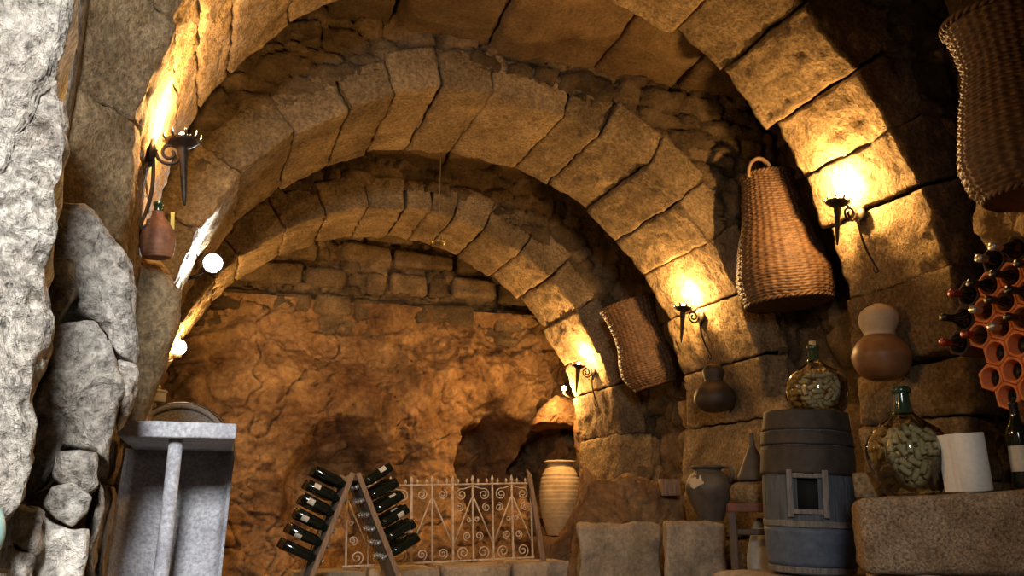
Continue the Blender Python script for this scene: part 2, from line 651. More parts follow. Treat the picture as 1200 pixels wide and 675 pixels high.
# ---- ceiling slabs
mb = MB()
cuts = [-.9, -.35, .12, .41, .79, 1.40, 2.12, 2.72, 3.3, 4.2]
zz = [3.42, 3.42, 3.40, 3.40, 3.39, 3.37, 3.38, 3.36, 3.42]
for k in range(len(cuts) - 1):
    sk = .10 if cuts[k] > .3 else 0
    P = box_corners(cuts[k] + .012, cuts[k + 1] - .012, 3.30, 4.66, zz[k], zz[k] + .3, .014)
    P[:, 1, :, 0] += sk if k < 8 else 0
    rblock(mb, P, res=.05, rnd=.03, amp=.02, freq=5)
x = -.9
while x < 4.2:
    w = rng.uniform(.45, .7)
    rblock(mb, box_corners(x + .01, x + w - .01, 5.1, 6.6, 3.43 + rng.uniform(-.02, .02), 3.75, .014), res=.06, rnd=.03, amp=.02, freq=5)
    rblock(mb, box_corners(x + .01, x + w - .01, 7.0, 8.7, 3.43 + rng.uniform(-.02, .02), 3.75, .014), res=.06, rnd=.03, amp=.02, freq=5)
    rblock(mb, box_corners(x + .01, x + w - .01, -1.4, 3.35, 3.86, 4.15, .014), res=.1, rnd=.03, amp=.02, freq=5)
    x += w
mb.build('ceiling', M['slab'], kind='structure')

# ---- floor
nx, ny = 70, 120
X, Yg = np.meshgrid(np.linspace(-1.2, 4.4, nx), np.linspace(-1.5, 9, ny), indexing='ij')
P = np.stack([X.ravel(), Yg.ravel(), np.zeros(nx * ny)], 1)
P[:, 2] = np.minimum(0, fbm(P, 2, 4) * .02 - .012)
MB().add(P, grid_faces(nx, ny)).build('floor', M['floor'], kind='structure')

# ---- right wall
mb = MB()
rubble(mb, (3.74, 2.6, 0), (0, 1, 0), (0, 0, 1), (-1, 0, 0), 6.1, 3.6, .34, .24, .09, .03, None, .03, 41, wob=.06)
mb.build('wall_right', M['rubble'], kind='structure')
mb = MB()
rubble(mb, (3.36, -1.5, 0), (0, 1, 0), (0, 0, 1), (-1, 0, 0), 4.25, 3.95, .42, .3, .07, .04, None, .03, 42, wob=.03)
mb.build('wall_right_entrance', M['rubble'], kind='structure')

# ---- left wall behind the first arch: rock below, rubble above
mb = MB()
rubble(mb, (-.52, 2.6, 0), (0, 1, 0), (0, 0, 1), (1, 0, 0), 6.1, 3.6, .4, .25, .08, .04, None, .03, 43, wob=.06)
mb.build('wall_left', M['rubble'], kind='structure')
mb = MB()
ny, nz = 190, 80
Yg, Z = np.meshgrid(np.linspace(3.05, 8.4, ny), np.linspace(0, 1.95, nz), indexing='ij')
P = np.stack([-.36 - .22 * np.clip((5.9 - Yg.ravel()) / .5, 0, 1), Yg.ravel(), Z.ravel()], 1)
zn = P[:, 2]
topz = 1.80 + .12 * np.sin(P[:, 1] * 2.3) + fbm(P, 2, 2) * .15
P[:, 0] += fbm(P, 1.4, 5, .55) * .10 + fbm(P + 9, 6, 4) * .025 - np.clip((zn - topz) / .15, 0, 3) ** 1.5 * .15
mb.add(P, grid_faces(ny, nz, flip=False), .5)
mb.build('wall_left_rock', M['rock'], kind='structure')

# ---- back wall: living rock with a cavity and a niche, coursed blocks above
mb = MB()
nx, nz = 380, 220
X, Z = np.meshgrid(np.linspace(-.8, 4.3, nx), np.linspace(0, 2.62, nz), indexing='ij')
P = np.stack([X.ravel(), np.full(nx * nz, 8.15), Z.ravel()], 1)


def blob(P, px, py, rx, rz, Y=8.1, pw=2., warp=.35):
    c = at(px, py, Y=Y)
    d = np.sqrt(((P[:, 0] - c[0]) / rx) ** 2 + ((P[:, 2] - c[2]) / rz) ** 2) + fbm(P, 3, 3) * warp
    return np.clip(1.25 - d, 0, 1) ** pw


dep = np.zeros(len(P))
dep += .34 * fbm(P, .8, 2)
dep += .11 * fbm(P + 5, 2.2, 4)
dep += .05 * (1 - np.abs(fbm(P + 11, 3.1, 4)) * 2)
# rougher towards the right of the cavity
rgt = np.clip((P[:, 0] - 2.7) / .5, 0, 1)
dep += rgt * .10 * fbm(P + 3, 6, 4)
fz = np.abs(fbm(P + 23, 1.15, 3, .55))
dep += .07 * np.exp(-(fz / .014) ** 2)
fz = np.abs(fbm(P * np.array([1, 1, 1.8]) + 61, 1.7, 3, .5))
dep += .05 * np.exp(-(fz / .02) ** 2)
# big swelling on the left and centre
dep -= .25 * blob(P, 330, 470, .9, .8, warp=.1) + .22 * blob(P, 500, 430, .7, .55, warp=.1)
# shadowed hollow behind the bottle rack, cavity and jar niche
dep += .50 * np.clip(blob(P, 398, 590, .42, .66, warp=.10, pw=1.) * 2.6, 0, 1)
dep += 1.15 * np.clip(blob(P, 580, 545, .33, .52, pw=1., warp=.3) * 1.7, 0, 1)
dep += .75 * np.clip(blob(P, 645, 545, .17, .55, pw=1., warp=.12) * 2, 0, 1)
P[:, 1] += dep
P[:, 1] -= np.clip((P[:, 2] - 2.35) / .25, 0, 1) * np.clip(dep, -.3, .3) * .6
mb.add(P, grid_faces(nx, nz, flip=False), .5)
mb.build('wall_back', M['rock'], kind='structure')
mb = MB()
rubble(mb, (-.9, 8.36, 2.3), (1, 0, 0), (0, 0, 1), (0, -1, 0), 5.2, 1.5, .2, .11, .07, .024, None, .025, 51)
rows = [(2.44, 2.70), (2.73, 2.98), (3.03, 3.25), (3.27, 3.5)]
for z0, z1 in rows:
    x = -.8 + rng.uniform(0, .2)
    while x < 4.1:
        w = rng.uniform(.22, .72)
        if rng.random() < .78:
            rblock(mb, box_corners(x + .02, x + w - .02, 8.2 + rng.uniform(-.02, .05), 8.6, z0 + rng.uniform(0, .04), z1 - rng.uniform(0, .03), .02), res=.035, rnd=.04, amp=.016, freq=6)
        else:
            w = .2
        x += w
mb.build('wall_back_courses', M['rubble'], kind='structure')

# ---- entrance wall behind the viewer with its doorway
mb = MB()
bbox(mb, -1.2, -.75, -1.5, -1.2, 0, 4, .02)
bbox(mb, .35, 4.3, -1.5, -1.2, 0, 4, .02)
bbox(mb, -.75, .35, -1.5, -1.2, 2.3, 4, .02)
mb.build('wall_front', M['rubble'], kind='structure')
mb = MB()
rubble(mb, (-.95, -1.5, 0), (0, 1, 0), (0, 0, 1), (1, 0, 0), 4.2, 3.95, .42, .3, .06, .06, None, .03, 44)
mb.build('wall_left_entrance', M['rubble'], kind='structure')


# ---- rough jamb stones on the left, close to the viewer
def pb(mb, pts, Y, depth=.4, bulge=.03, amp=.014, freq=9, tone=None, edge=.03, res=.009, ridge=.03, lean=0):
    poly = [at(x, y, Y=Y) for x, y in pts]
    c = np.mean(poly, 0)
    back = np.array([c[0], c[1], 0]) / math.hypot(c[0], c[1]) * depth + np.array([lean, 0, 0])
    boulder(mb, poly, back, bulge, res, amp, freq, tone, edge, ridge=ridge)


mb = MB()
pb(mb, [(-90, -70), (97, -70), (95, 0), (80, 35), (62, 60), (60, 100), (76, 125), (80, 165), (70, 190), (62, 270), (58, 330), (60, 400), (40, 460), (30, 545), (18, 600), (-90, 700)], 1.65, .6, .03, .016, 9, .8, ridge=.05, lean=.015)
pb(mb, [(60, 232), (100, 236), (118, 245), (130, 270), (152, 300), (160, 350), (162, 428), (140, 418), (118, 384), (90, 368), (60, 368)], 2.25, .5, .03, .012, 9, .35, lean=.02)
pb(mb, [(56, 300), (90, 298), (93, 340), (70, 378), (56, 380)], 2.16, .3, .03, .01, 9, .1)
pb(mb, [(62, 380), (105, 370), (139, 420), (147, 446), (137, 494), (128, 545), (111, 530), (84, 523), (70, 520), (56, 565), (40, 580), (20, 562), (34, 470)], 2.05, .5, .025, .012, 9, .25)
pb(mb, [(140, 420), (164, 428), (164, 445), (152, 490), (140, 500)], 2.25, .3, .03, .012, 9, .9, lean=-.01)
pb(mb, [(64, 528), (114, 530), (116, 572), (103, 580), (72, 568), (60, 560)], 1.98, .3, .012, .006, 12, .3, .012, .006, .012)
pb(mb, [(58, 569), (83, 565), (109, 583), (101, 603), (84, 620), (52, 594)], 1.92, .25, .012, .006, 12, .4, .012, .006, .012)
pb(mb, [(44, 597), (83, 623), (104, 621), (98, 720), (30, 720)], 1.92, .4, .015, .008, 12, 1., .015, .007, .015)
pb(mb, [(113, 560), (121, 600), (111, 640), (103, 720), (95, 720), (102, 620)], 2.1, .4, .03, .012, 9, .8)
pb(mb, [(12, 590), (46, 596), (48, 640), (40, 660), (14, 640)], 1.85, .3, .03, .012, 9, .7)
pb(mb, [(8, 640), (42, 655), (40, 720), (6, 720)], 1.82, .3, .03, .012, 9, .7)
# backing masonry, seen only in the joints
bbox(mb, -.95, -.40, 2.3, 2.62, 0, 3.9, .03, .2, amp=.02, freq=5, div=8)
mb.build('wall_left_jamb', M['jamb'], kind='structure')
mb = MB()
pb(mb, [(138, 292), (172, 296), (192, 312), (214, 346), (216, 372), (196, 420), (176, 470), (158, 520), (138, 520)], 3.35, .35, .05, .02, 6, .6, .05, .02)
pb(mb, [(120, 470), (172, 460), (160, 560), (150, 690), (110, 690)], 3.6, .35, .04, .02, 6, .4, .05, .02)
mb.build('wall_left_boulder', M['arch'], kind='structure')

# ---- brown rock ledge and pale kerb blocks on the right
mb = MB()
pb(mb, [(690, 566), (735, 556), (775, 562), (812, 585), (818, 700), (660, 700), (672, 620)], 5.75, .9, .12, .03, 5, .5, .15, .025, .05)
pb(mb, [(684, 545), (700, 560), (706, 600), (690, 700), (640, 700), (648, 634), (664, 618), (676, 590)], 6.6, .6, .05, .025, 6, .6, .06, .025)
pb(mb, [(620, 502), (630, 480), (652, 463), (684, 466), (694, 492), (672, 500), (640, 496)], 7.62, .6, .06, .03, 6, .6, .06, .025, .05)
pb(mb, [(670, 490), (694, 488), (704, 562), (684, 566), (676, 530)], 7.5, .6, .05, .03, 6, .6, .05, .025, .05)
mb.build('wall_right_rock', M['rock'], kind='structure')

# light set-up -------------------------------------------------------
def point(name, loc, energy, col, rad=.02, parent=None):
    l = bpy.data.lights.new(name, 'POINT')
    l.energy = energy
    l.color = col
    l.shadow_soft_size = rad
    o = bpy.data.objects.new(name, l)
    C.objects.link(o)
    o.location = [float(x) for x in loc]
    if parent:
        o.parent = parent
    return o


WARM = (1, .57, .20)
E_S = (64, 48, 42, 56)
E_FLOOD, E_GLOBE, E_SMALL = 170, 66, 50

# ------------------------------------------------------------------ wall sconces
def spiral(c, r0, r1, turns, a0, n=40, axis='y'):
    P = []
    for k in range(n):
        t = k / (n - 1)
        a = a0 + turns * 2 * PI * t
        r = r0 + (r1 - r0) * t
        P.append((c[0] + r * math.cos(a), c[1], c[2] + r * math.sin(a)))
    return P


def sconce(loc, rotz, label, tail_y=-.13, tail_z=-.34, energy=10, reach=.145):
    """local frame: +x out of the wall, z up"""
    t = empty('wall_sconce', loc, (0, 0, rotz), label, 'wall lamp', 'forged iron sconces on the arches')
    mb = MB()
    lathe(mb, [(0, -.001), (.042, .0), (.046, .006), (.040, .014), (.016, .02), (0, .022)], 24)
    pl = mb.build('wall_plate', M['iron'], t)
    pl.rotation_euler = (0, PI / 2, 0)
    # torch: long taper with a flared, petalled cup
    mb = MB()
    lathe(mb, [(0, -.22), (.004, -.218), (.008, -.19), (.015, -.06), (.02, -.02), (.018, -.008), (.03, 0), (.05, .012), (.062, .022), (.058, .024), (.045, .016), (.012, .010), (0, .01)], 24)
    for k in range(9):
        a = 2 * PI * k / 9
        ca, sa = math.cos(a), math.sin(a)
        tube(mb, [(.055 * ca, .055 * sa, .02), (.066 * ca, .066 * sa, .032), (.064 * ca, .064 * sa, .046)], [.0045, .0055, .002], 6)
    tc = mb.build('torch_cone', M['iron'], t)
    tc.location = (reach, 0, .03)
    tc.rotation_euler = (0, R(-7), 0)
    mb = MB()
    lathe(mb, [(0, .012), (.009, .014), (.013, .03), (.009, .05), (0, .058)], 16)
    mb.build('bulb', M['bulb'], tc)
    # scroll
    mb = MB()
    P = spiral((.066, 0, .0), .046, .010, 1.7, PI * .95)
    tube(mb, [(.004, 0, -.06), (.012, 0, -.03)] + P, [.006] * (len(P) + 2), 8)
    mb.build('scroll', M['iron'], t)
    mb = MB()
    tube(mb, [(.045, 0, .02), (reach * .62, 0, .048), (reach - .007, 0, .03)], .006, 8)
    mb.build('arm', M['iron'], t)
    mb = MB()
    n = 14
    P = [(.014 + .012 * math.sin(k / (n - 1) * PI), tail_y * (k / (n - 1)) ** 1.5, -.02 + (tail_z + .02) * k / (n - 1)) for k in range(n)]
    P += [(.022, tail_y - .012, tail_z - .008), (.034, tail_y - .012, tail_z + .006), (.036, tail_y - .008, tail_z + .022)]
    tube(mb, P, [.0065] * (n - 4) + [.006, .0055, .005, .005, .0045, .004, .0035], 8)
    mb.build('tail_rod', M['iron'], t)
    point('sconce_light', (reach, 0, .125), energy, WARM, .02, t)
    return t


def on_ring(a, y, z, side=1):
    """point on the soffit of an arch"""
    dx = math.sqrt(max(0, a['R'] ** 2 - (z - a['zc']) ** 2)) if z > a['zc'] else a['R']
    return a['xc'] + side * dx


def soff(i, px, py, side=1):
    a = ARCH[i]
    x = a['xc'] + side * (a['R'] - .02)
    for _ in range(30):
        p = at(px, py, X=x)
        x = .5 * x + .5 * on_ring(a, p[1], p[2], side)
    p = at(px, py, X=x)
    return p


p = soff(0, 1010, 252)
sconce((p[0] - .012, p[1], p[2]), PI, 'lit iron torch sconce with scroll on the nearest arch, above the tan gourd', .10, -.34, E_S[0])
p = soff(1, 824, 372)
sconce((p[0] - .012, p[1], p[2]), PI, 'lit iron torch sconce on the middle arch, above the dark gourd', .12, -.30, E_S[1])
p = soff(2, 697, 437)
sconce((p[0] - .012, p[1], p[2]), PI, 'lit iron torch sconce on the farthest arch, above the ribbed jar', .10, -.30, E_S[2])
pl_ = soff(0, 171, 176, -1)
print('left sconce', pl_)
sconce((pl_[0] + .012, pl_[1], pl_[2]), R(0), 'lit iron sconce with scroll on left pier above the wicker bottle', -.20, -.34, E_S[3], .105)

# ------------------------------------------------------------------ wicker baskets
def basket_shell(prof, rows, stakes, sx=1., sy=.85, amp=.0075, spr=4, spk=4):
    """woven wall: profile radius over 0..1 height, true over-under relief"""
    h = prof[-1][1]
    zs = np.linspace(0, h, rows * spr + 1)
    rr = np.interp(zs, [p[1] for p in prof], [p[0] for p in prof])
    for _ in range(spr * 2):
        rr[1:-1] = (rr[:-2] + 2 * rr[1:-1] + rr[2:]) / 4
    n = stakes * spk
    V = np.zeros((n, len(zs), 3))
    for i in range(n):
        a = 2 * PI * i / n
        s = i / spk
        row = np.floor(np.arange(len(zs)) / spr)
        ph = (np.arange(len(zs)) / spr) % 1
        strand = np.sqrt(np.clip(1 - (2 * ph - 1) ** 2, 0, 1))
        weave = np.cos(PI * (s + row))
        r = rr + amp * (strand * .8 + weave * .38 * strand) + .0025 * math.sin(row[0] + i)
        jit = np.sin(row * 12.9898 + 4.1) * .0025
        V[i, :, 0] = (r + jit) * math.cos(a) * sx
        V[i, :, 1] = (r + jit) * math.sin(a) * sy
        V[i, :, 2] = zs + .006 * np.sin(a * 2 + 1) + .004 * np.sin(a * 5)
    return V.reshape(-1, 3), grid_faces(n, len(zs), True), rr


def make_basket(name_label, prof, group, loc, rot, rows=46, stakes=52, sx=1., sy=.85, handle=True):
    t = empty('wicker_basket', loc, rot, name_label, 'basket', group)
    V, Fs, rr = basket_shell(prof, rows, stakes, sx, sy)
    mb = MB()
    mb.add(V, Fs)
    # inner face and closed bottom
    h = prof[-1][1]
    zs = np.linspace(0.012, h, 30)
    ri = np.interp(zs, np.linspace(0, h, len(rr)), rr) - .012
    inner = MB()
    lathe(mb, [(0, .012)] + list(zip(ri, zs)), 44, sx=sx, sy=sy)
    lathe(mb, [(0, -.004), (prof[0][0], .0)], 44, sx=sx, sy=sy)
    mb.build('woven_body', M['wicker'], t)
    # plaited rim and foot
    for nm, r, z, th in (('rim', rr[-1], h, .015), ('foot_border', rr[0], .008, .014)):
        mb = MB()
        for ph in (0, PI):
            P = []
            for k in range(145):
                a = 2 * PI * k / 144
                q = a * 20 + ph
                P.append(((r + .007 * math.cos(q)) * math.cos(a) * sx, (r + .007 * math.cos(q)) * math.sin(a) * sy, z + .007 * math.sin(q)))
            tube(mb, P, th * .6, 6)
        mb.build(nm, M['wicker'], t)
    if handle:
        mb = MB()
        r = rr[-1]
        for d in (-.006, .006):
            P = []
            for k in range(25):
                a = PI * k / 24
                P.append((-r * sx * .40 + r * .45 * math.cos(a), -r * .80 * sy + d, h + .115 * math.sin(a) - .03))
            tube(mb, P, .011, 8)
        mb.build('handle', M['wood'], t)
    return t


GB = 'wicker carrying baskets hung on the right wall'
H1 = .74
prof2 = [(.25, 0), (.272, .06), (.278, .18), (.25, .33), (.205, .47), (.185, .58), (.165, .69), (.155, .78), (.16, .82)]
b2 = at(925, 356, D=5.12)
make_basket('brown wicker basket with bent handle hanging between the two nearer sconces', prof2, GB, b2, (R(0), R(-5), R(-25)), rows=48)
prof3 = [(.16, 0), (.20, .05), (.225, .13), (.215, .25), (.185, .36), (.18, .46), (.20, .58), (.215, .66), (.22, .69)]
b3 = at(768, 452, D=6.75)
make_basket('smaller tilted wicker basket hanging between the two farther sconces', prof3, GB, b3, (R(4), R(-17), R(-25)), rows=38, handle=False)
prof1 = [(.19, 0), (.235, .05), (.25, .14), (.235, .26), (.20, .40), (.175, .52), (.185, .62), (.21, .70), (.215, .72)]
b1 = at(1222, 229, D=3.1)
make_basket('large shadowed wicker basket hanging above the orange bottle rack', prof1, GB, b1, (R(0), R(-3), R(-25)), rows=46, handle=False)

# ------------------------------------------------------------------ gourds
def gourd(label, prof, m_low, m_top, zsplit, loc, rot, strings=True, sc=1):
    t = empty('dried_gourd', loc, rot, label, 'gourd', 'dried gourds hung under the sconces')
    lo = [(r * sc, z * sc) for r, z in prof if z <= zsplit + 1e-6]
    hi = [(r * sc, z * sc) for r, z in prof if z >= zsplit - 1e-6]

    def smooth(p, k=5):
        p = np.array(p)
        tt = np.linspace(0, len(p) - 1, (len(p) - 1) * k + 1)
        out = []
        for x in tt:
            i = int(min(x, len(p) - 2))
            f = x - i
            p0, p1, p2, p3 = p[max(0, i - 1)], p[i], p[i + 1], p[min(len(p) - 1, i + 2)]
            out.append(.5 * ((2 * p1) + (-p0 + p2) * f + (2 * p0 - 5 * p1 + 4 * p2 - p3) * f * f + (-p0 + 3 * p1 - 3 * p2 + p3) * f ** 3))
        o = np.array(out)
        o[:, 0] = np.clip(o[:, 0], 0, None)
        return o
    full = smooth([(r * sc, z * sc) for r, z in prof])
    for nm, mt, sel in (('lower_bulb', m_low, full[full[:, 1] <= zsplit * sc + .004]), ('upper_bulb', m_top, full[full[:, 1] >= zsplit * sc - .004])):
        mb = MB()
        lathe(mb, sel, 48)
        mb.v[0] = rough(mb.v[0], .006 * sc, 5, 2)
        mb.build(nm, M[mt], t)
    if strings:
        top = prof[-1][1] * sc
        mb = MB()
        tube(mb, [(0.004, 0, top - .03), (.012, .004, top + .03), (.018, .0, top + .10)], .003, 6)
        tube(mb, [(-0.004, 0, top - .03), (-.012, -.004, top + .03), (.0, .0, top + .10)], .003, 6)
        mb.build('hanging_cord', M['cord'], t)
    return t


gp = [(0, 0), (.06, .005), (.105, .035), (.125, .085), (.125, .12), (.10, .17), (.068, .20), (.062, .212), (.075, .24), (.083, .27), (.078, .305), (.055, .33), (.03, .345), (.018, .352), (0, .354)]
g1 = at(1035, 446, X=3.19)
gourd('tan bottle gourd with pale upper bulb hanging above the granite trough', gp, 'gourdtan', 'gourdpale', .20, g1, (0, R(3), 0), sc=1.12)
gp2 = [(0, 0), (.07, .005), (.12, .04), (.135, .09), (.115, .14), (.075, .18), (.055, .20), (.062, .23), (.066, .26), (.05, .29), (.025, .305), (0, .31)]
g2 = at(838, 483, X=3.15)
gourd('dark brown bottle gourd hanging under the sconce of the middle arch', gp2, 'gourddark', 'gourddark', .20, g2, (0, R(2), 0), sc=1.02)

# ------------------------------------------------------------------ standing barrel with a square window
def barrel_profile(r_end, r_mid, h, n=24):
    return [(r_end + (r_mid - r_end) * (1 - (2 * k / (n - 1) - 1) ** 2), h * k / (n - 1)) for k in range(n)]


BD = 3.98
bb = at(952, 671, D=BD)
bt = at(948, 480, D=BD)
BH = bt[2] - bb[2]
face = math.atan2(-bb[1], -bb[0])
t = empty('standing_barrel', bb, (0, 0, face), 'old blue-grey standing barrel with square window and broad brown top hoops', 'barrel')
fwd = Vector((float(bb[0]), float(bb[1]), 0)).normalized()
t.rotation_euler = (Quaternion(fwd, R(2.2)) @ Quaternion((0, 0, 1), face)).to_euler()
re, rm = .189, .212
prof = barrel_profile(re, rm, BH, 40)


def rad_at(z):
    k = 2 * z / BH - 1
    return re + (rm - re) * (1 - k * k)


nst = 22
wz0, wz1, wa = BH - 120 / 190 * BH, BH - 80 / 190 * BH, .335   # window
wz0, wz1 = BH * (672 - 598) / 192, BH * (672 - 561) / 192
wc, wa = -.02, .42
mb = MB()
NA, NZ = nst * 12, 60
V = np.zeros((NA, NZ, 3))
for i in range(NA):
    a = 2 * PI * i / NA
    s = (i / 12) % 1
    groove = .004 * (1 - min(1, min(s, 1 - s) / .09))
    for j in range(NZ):
        z = BH * j / (NZ - 1)
        r = rad_at(z) - groove
        V[i, j] = (r * math.cos(a), r * math.sin(a), z)
Fs = []
for i in range(NA):
    a = 2 * PI * (i + .5) / NA
    a = (a + PI) % (2 * PI) - PI
    for j in range(NZ - 1):
        z = BH * (j + .5) / (NZ - 1)
        if abs(a - wc) < wa * .5 and wz0 < z < wz1:
            continue
        Fs.append([i * NZ + j, ((i + 1) % NA) * NZ + j, ((i + 1) % NA) * NZ + j + 1, i * NZ + j + 1])
mb.add(V.reshape(-1, 3), Fs)
lathe(mb, [(re - .02, .0), (re - .02, BH), ], 60)
mb.build('staves', M['barrelblue'], t)
mb = MB()
lathe(mb, [(0, BH - .004), (re - .01, BH - .004), (re - .008, BH - .012), (0, BH - .014)], 48)
mb.build('barrel_head', M['darkwood'], t)
mb = MB()
lathe(mb, [(0, .02), (re - .01, .02), (re - .01, .03), (0, .03)], 48)
mb.build('barrel_head', M['darkwood'], t)
mb = MB()
# black box behind the opening, the barrel's inner shade put into its colour
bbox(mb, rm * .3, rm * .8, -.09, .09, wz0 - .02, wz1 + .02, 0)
mb.build('painted_shade_box', M['black'], t)


def hoop(z0, z1, lift, mat, nm='hoop'):
    mb = MB()
    n = 8
    zs = [z0 + (z1 - z0) * k / n for k in range(n + 1)]
    pr = [(rad_at(z0) - .004, z0)] + [(rad_at(z) + lift, z) for z in zs] + [(rad_at(z1) - .004, z1)]
    lathe(mb, pr, 72)
    mb.v[0] = rough(mb.v[0], .0025, 9, 3)
    return mb.build(nm, mat, t)


zz_ = lambda py: BH * (672 - py) / 192
hoop(zz_(503), zz_(479), .006, M['barrelbrown'])
hoop(zz_(521), zz_(505), .010, M['barrelbrown'])
hoop(zz_(557), zz_(523), .007, M['barrelbrown'])
hoop(zz_(618), zz_(611), .005, M['greywood'])
hoop(zz_(663), zz_(619), .003, M['barrelpaint'], 'painted_band')
hoop(zz_(671), zz_(664), .005, M['greywood'])
# window frame boards
mb = MB()
for (ya, yb, za, zb) in ((-.095, -.068, wz0 - .035, wz1 + .035), (.06, .087, wz0 - .035, wz1 + .035), (-.07, .062, wz1 - .002, wz1 + .02), (-.07, .062, wz0 - .02, wz0 + .002)):
    zc_ = (za + zb) / 2
    bbox(mb, rad_at(zc_) - .02, rad_at(zc_) + .006, ya, yb, za, zb, .003, amp=.001, freq=20)
mb.build('window_frame', M['greywood'], t)
# plinth under the barrel
mb = MB()
rblock(mb, box_corners(bb[0] - .30, bb[0] + .52, bb[1] - .28, bb[1] + .40, 0, bb[2] - .006, .008), res=.04, rnd=.03, amp=.006, freq=6)
mb.build('stone_plinth', M['kerb'], kind='structure')

# ------------------------------------------------------------------ demijohns full of corks
def lerp_prof(prof, z):
    return float(np.interp(z, [p[1] for p in prof], [p[0] for p in prof]))


def smooth_prof(p, k=6):
    p = np.array(p, float)
    out = []
    for x in np.linspace(0, len(p) - 1, (len(p) - 1) * k + 1):
        i = int(min(x, len(p) - 2))
        f = x - i
        p0, p1, p2, p3 = p[max(0, i - 1)], p[i], p[i + 1], p[min(len(p) - 1, i + 2)]
        out.append(.5 * ((2 * p1) + (-p0 + p2) * f + (2 * p0 - 5 * p1 + 4 * p2 - p3) * f * f + (-p0 + 3 * p1 - 3 * p2 + p3) * f ** 3))
    out = np.array(out)
    out[:, 0] = np.clip(out[:, 0], 0, None)
    return out


cork_mb = MB()
lathe(cork_mb, [(0, -.0225), (.0108, -.0225), (.0118, -.0212), (.0112, 0), (.0118, .0212), (.0108, .0225), (0, .0225)], 14)
cork_proto = None


def demijohn(label, loc, prof, fill, clabel, cgroup, face_a, stopper=None, seed=1):
    global cork_proto
    rs = random.Random(seed)
    t = empty('demijohn', loc, (0, 0, 0), label, 'demijohn')
    P = smooth_prof(prof)
    zn = prof[-5][1]
    mb = MB()
    body = [q for q in P if q[1] <= zn + 1e-6]
    lathe(mb, body, 56)
    mb.build('glass_body', M['demijohn'], t)
    mb = MB()
    neck = [q for q in P if q[1] >= zn - .004]
    lathe(mb, neck, 32)
    zr = prof[-1][1]
    rn = prof[-1][0]
    lathe(mb, [(rn, zr - .03), (rn + .008, zr - .026), (rn + .009, zr - .012), (rn + .004, zr - .002), (rn - .006, zr), (rn - .008, zr - .03)], 32)
    mb.build('neck', M['demineck'], t)
    if stopper:
        mb = MB()
        lathe(mb, [(0, zr - .01), (rn - .007, zr - .01), (rn - .005, zr + .018), (0, zr + .018)], 20)
        mb.build('stopper', M['cork'], t)
    # corks: layers lying against the glass
    placed = []
    pr = [(q[0], q[1]) for q in body]

    def rr(z):
        return float(np.interp(z, [q[1] for q in pr], [q[0] for q in pr]))
    for layer, (inset, tries, span) in enumerate(((.016, 9000, 2.0), (.040, 4000, 1.7))):
        for _ in range(tries):
            z = rs.uniform(.018, fill)
            th = face_a + rs.uniform(-span, span)
            r = rr(z) - inset
            if r < .03:
                continue
            slope = (rr(z + .012) - rr(z - .012)) / .024
            er = Vector((math.cos(th), math.sin(th), 0))
            et = Vector((-math.sin(th), math.cos(th), 0))
            up = (Vector((0, 0, 1)) + er * slope).normalized()
            nv = et.cross(up)
            if nv.dot(er) < 0:
                nv = -nv
            psi = rs.uniform(0, PI)
            d = et * math.cos(psi) + up * math.sin(psi)
            d = (d - nv * rs.uniform(-.12, .3)).normalized()
            c = er * r + Vector((0, 0, z))
            # ends must stay inside the glass
            bad = False
            for sgn in (-1, 1):
                e = c + d * .024 * sgn
                if e.z < .016 or math.hypot(e.x, e.y) > rr(e.z) - .0125:
                    c = c - er * .004
                    e = c + d * .024 * sgn
                    if e.z < .016 or math.hypot(e.x, e.y) > rr(e.z) - .0125:
                        bad = True
            if bad:
                continue
            S = [c + d * (.0095 * k) for k in (-1.4, -.5, .5, 1.4)]
            for S2, c2 in placed:
                if (c2 - c).length < .047:
                    for a_ in S:
                        for b_ in S2:
                            if (a_ - b_).length < .0198:
                                bad = True
                                break
                        if bad:
                            break
                if bad:
                    break
            if bad:
                continue
            placed.append((S, c))
            if cork_proto is None:
                o = cork_mb.build('wine_cork', M['cork'])
                cork_proto = o
            else:
                o = cork_proto.copy()
                C.objects.link(o)
            o.location = Vector([float(x) for x in loc]) + c
            o.rotation_mode = 'QUATERNION'
            o.rotation_quaternion = d.to_track_quat('Z', 'Y')
            o.rotation_mode = 'XYZ'
            tag(o, clabel, 'cork', cgroup)
    return t, len(placed)


dp2 = [(0, .004), (.07, .0), (.098, .008), (.125, .06), (.146, .13), (.148, .18), (.125, .235), (.075, .275), (.040, .305), (.031, .335), (.027, .375), (.026, .395), (.027, .41)]
# granite trough ------------------------------------------------------
tl, tr_ = at(1002, 580, D=3.10), at(1230, 562, D=2.92)
ux = (tr_ - tl)
ux[2] = 0
Lx = np.linalg.norm(ux)
ux /= Lx
uy = np.array([-ux[1], ux[0], 0.])
zt, zb = .695, .405


def slab_z(s_):
    return .662 + .062 * s_


